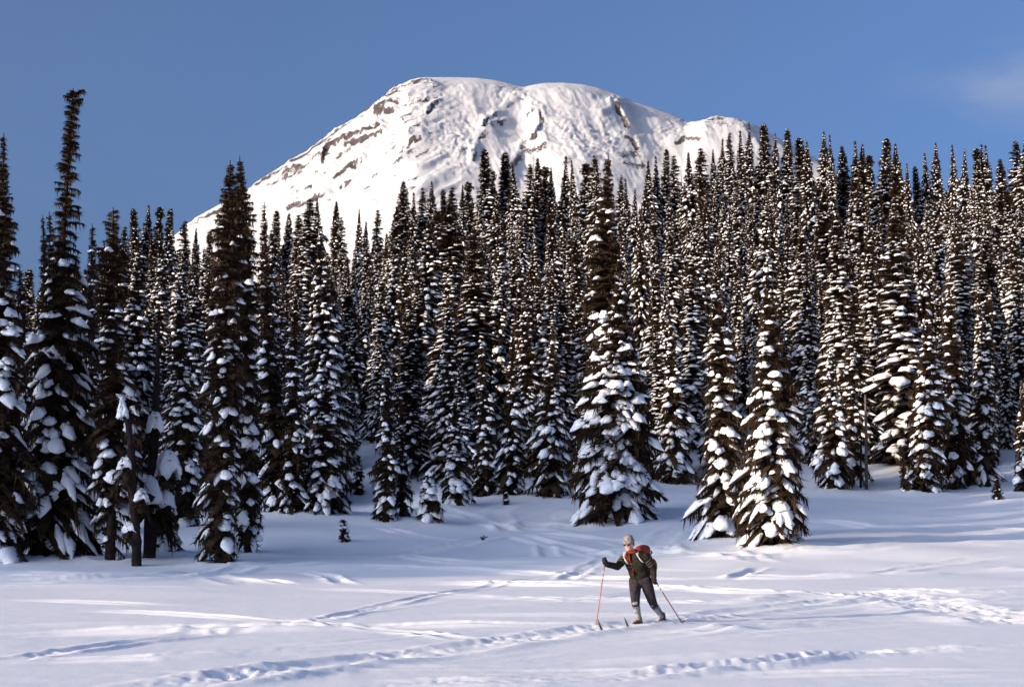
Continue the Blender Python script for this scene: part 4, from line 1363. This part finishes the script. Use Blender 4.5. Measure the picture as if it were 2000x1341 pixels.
# knit hat, hair, sunglasses, scarf
hx = np.stack([HR, HF, HU], 1)
ph = np.arange(30) / 30 * 2 * math.pi
rings = []
for z_, r_ in ((.030, .98), (.028, 1.05), (.050, 1.08), (.072, 1.06), (.078, 1.01), (.105, .97), (.135, .86), (.160, .68), (.176, .42), (.184, .12)):
    rib = 1 + .012 * np.cos(15 * ph)
    rings.append(head + HU * z_ - HF * .010 + (HR * .096)[None] * (r_ * rib * np.cos(ph))[:, None] + (HF * .112)[None] * (r_ * rib * np.sin(ph))[:, None])
link('hat', mesh_data('hat', np.concatenate(rings), grid_quads(len(rings), 30, True), None, M['hat']), person)
g = Geo()
for s_ in (-1, 1):
    g.ellipsoid(head + HU * .005 - HF * .035 + HR * s_ * .072, (.018, .045, .05), hx, 10, 8)
g.ellipsoid(head - HU * .01 - HF * .075, (.07, .03, .055), hx, 12, 8)
link('hair', g.mesh('hair', M['hair']), person)
gl = Geo()
for s_ in (-1, 1):
    gl.tube([head + HU * .022 + HF * .066 + HR * s_ * .074, head + HU * .02 - HF * .03 + HR * s_ * .086], [.005, .004], 6)
gl.tube([head + HU * .020 + HF * .106 + HR * t for t in (-.012, 0, .012)], .004, 6)
sg = link('sunglasses', gl.mesh('sunglasses', M['lens']), person)
for s_ in (-1, 1):
    ge = Geo()
    yaw = hx @ np.array([[math.cos(.25 * s_), -math.sin(.25 * s_), 0], [math.sin(.25 * s_), math.cos(.25 * s_), 0], [0, 0, 1]]).T
    ge.ellipsoid(head + HU * .012 + HF * .092 + HR * s_ * .038, (.030, .010, .025), yaw, 14, 8)
    link('lens', ge.mesh('lens', M['lens']), sg)
g = Geo()
loop = [neck + ZUP * .015 + SIDE * .088 * math.cos(t) + FACE * (.090 * math.sin(t) + .02) for t in np.linspace(0, 2 * math.pi, 16)]
g.tube(loop, .030, 8, True, 1.1)
sc_ = link('scarf', fused(g, .012, M['scarf'], 'scarf'), person)
for off, l_ in ((.050, .40), (.005, .46)):
    g = Geo()
    p0 = neck - ZUP * .02 + FACE * .11 + SIDE * (off + .01)
    pts = [p0, chest + FACE * .182 + SIDE * (off + .01) + ZUP * .04, belly + FACE * .188 + SIDE * (off - .01) + ZUP * .10, belly + FACE * .184 + SIDE * (off - .02) - ZUP * (l_ - .38)]
    g.tube(pts, [.038, .044, .044, .040], 8, True, .35)
    link('scarf_end', g.mesh('scarf_end', M['scarf']), sc_)
    for k in range(1, 6):
        a_ = pts[1] + (pts[3] - pts[1]) * (k / 6)
        link('plaid_bar', (lambda q_: (q_.tube([a_ - SIDE * .042 + FACE * .016, a_ + FACE * .020, a_ + SIDE * .042 + FACE * .016], .009, 6, True, .5), q_)[1])(Geo()).mesh('plaid_bar', M['sweater']), sc_)

# backpack worn by the skier
pc = J(1260, 1095, .28)
pack = empty('backpack', tuple(SKI_FOOT + pc), label='red backpack with a domed lid and grey straps on the skier', category='backpack')
PU = (neck - pelvis); PU /= np.linalg.norm(PU)
PB = -FACE - PU * float(np.dot(-FACE, PU)); PB /= np.linalg.norm(PB)
PS = np.cross(PB, PU)
pax = np.stack([PS, PB, PU], 1)
g = Geo()
for z_, a_, b_ in ((-.20, .15, .10), (-.08, .17, .125), (.04, .165, .125), (.14, .15, .11)):
    g.ellipsoid(PU * z_, (a_, b_, .12), pax, 18, 10)
g.ellipsoid(PU * -.02, (.16, .11, .26), pax, 18, 10)
bag = link('bag', fused(g, .014, M['pack'], 'bag'), pack)
g = Geo()
g.ellipsoid(PU * .235 + PB * .01, (.165, .125, .085), pax, 18, 10)
g.ellipsoid(PU * .215 - PB * .05, (.15, .09, .07), pax, 18, 10)
link('lid', fused(g, .014, M['pack'], 'lid'), pack)
for s_ in (-1, 1):
    g = Geo()
    g.ellipsoid(PU * -.08 + PS * s_ * .165, (.055, .085, .13), pax, 14, 9)
    link('side_pocket', g.mesh('side_pocket', M['pack']), pack)
g = Geo(); g.tube([pax @ np.array([.175 * math.cos(t), .135 * math.sin(t), .155]) for t in np.linspace(0, 2 * math.pi, 25)], .014, 8)
link('drawstring_band', g.mesh('drawstring_band', M['pack_dark']), pack)
for pts in ([J(1234, 1074, .16), J(1222, 1076, .02), J(1218.5, 1083, -.075), J(1220, 1091, -.085), J(1224.5, 1099, -.06), J(1232, 1106, .16)],
            [J(1250, 1075, .12), J(1245, 1074, -.02), J(1244.5, 1080, -.125), J(1248, 1089, -.145), J(1254, 1097, -.12), J(1262, 1104, .06)]):
    pts = np.array(pts) - pc
    tt_ = np.linspace(0, len(pts) - 1, 24)
    fine_ = np.stack([np.interp(tt_, np.arange(len(pts)), pts[:, k]) for k in range(3)], 1)
    for _ in range(2):
        fine_[1:-1] = (fine_[:-2] + fine_[1:-1] + fine_[2:]) / 3
    g = Geo(); g.tube(fine_, .029, 8, True, .4)
    link('shoulder_strap', g.mesh('shoulder_strap', M['strap']), pack)


def ski_pole(label, top, tip, mat, bend):
    root = empty('ski_pole', tuple(tip), label=label, category='ski pole', group='ski poles held by the skier')
    v = top + SKI_FOOT - tip
    d = v / np.linalg.norm(v)
    g = Geo(); g.tube([-d * .05, v * .5, v], [.009, .011, .012], 8)
    link('shaft', g.mesh('shaft', mat), root)
    g = Geo(); g.tube([v - d * .10, v - d * .03, v + d * .03, v + d * .05], [.017, .019, .019, .014], 10)
    link('grip', g.mesh('grip', M['mitten']), root)
    g = Geo()
    a = np.cross(d, [1.0, .2, 0]); a /= np.linalg.norm(a); b = np.cross(d, a)
    c = d * .02
    g.tube([c + .055 * (a * math.cos(t) + b * math.sin(t)) for t in np.linspace(0, 2 * math.pi, 17)], .006, 6)
    for t in (0, 1.571, 3.142, 4.712):
        g.tube([c, c + .055 * (a * math.cos(t) + b * math.sin(t))], .004, 5)
    link('basket', g.mesh('basket', mat), root)
    for f_ in (.80, .72):
        g = Geo(); g.tube([v * f_, v * f_ + d * .035], .0125, 8)
        link('ring', g.mesh('ring', M['metal']), root)


ski_pole('reddish ski pole planted ahead in the outstretched mitten', top_r, tip_r, M['pole_red'], 0)
ski_pole('dark ski pole trailing behind in the lowered mitten', top_l, tip_l, M['pole_dark'], 0)


def ski(label, foot, tip_px):
    tipg = hit(*tip_px)
    f0 = foot + SKI_FOOT
    d = tipg - f0; d[2] = 0
    d /= np.linalg.norm(d)
    ltip = float(np.dot(tipg - f0, d))
    sd = np.array([d[1], -d[0], 0])
    s_ = np.concatenate([np.linspace(-.95, ltip - .28, 12), np.linspace(ltip - .22, ltip + .10, 9)])
    rows = []
    for k in s_:
        p = f0 + d * k
        zg = float(ground_z(p[0], p[1])) - .15
        u = max(0, (k - (ltip - .24)) / .34)
        w = .026 * (1 - u ** 3 * .85) * (1 if k > -.9 else .7)
        zt = zg + .31 * u ** 1.6
        c = np.array([p[0], p[1], zt])
        rows.append(np.stack([c - sd * w, c + sd * w, c + sd * w + ZUP * .016, c + ZUP * .020, c - sd * w + ZUP * .016]))
    V = np.concatenate(rows)
    n_ = len(rows)
    caps = [(0, 1, 2), (0, 2, 3), (0, 3, 4)] + [((n_ - 1) * 5, (n_ - 1) * 5 + 2, (n_ - 1) * 5 + 1), ((n_ - 1) * 5, (n_ - 1) * 5 + 3, (n_ - 1) * 5 + 2), ((n_ - 1) * 5, (n_ - 1) * 5 + 4, (n_ - 1) * 5 + 3)]
    root = empty('ski', tuple(f0), label=label, category='ski', group='skis under the skier')
    link('blade', mesh_data('blade', V - f0, grid_quads(n_, 5, True), caps, M['ski'], False), root)
    g = Geo(); zb = float(ground_z(f0[0], f0[1])) - f0[2]
    g.tube([np.array([0, 0, zb]) + d * .04 - sd * .035, np.array([0, 0, zb + .01]) + d * .09, np.array([0, 0, zb]) + d * .04 + sd * .035], .009, 6)
    link('binding', g.mesh('binding', M['metal']), root)


ski('leading dark ski, its upturned tip showing farthest left', foot_r, (1173, 1228))
ski('trailing dark ski, its upturned tip just left of the front boot', foot_l, (1225, 1224))
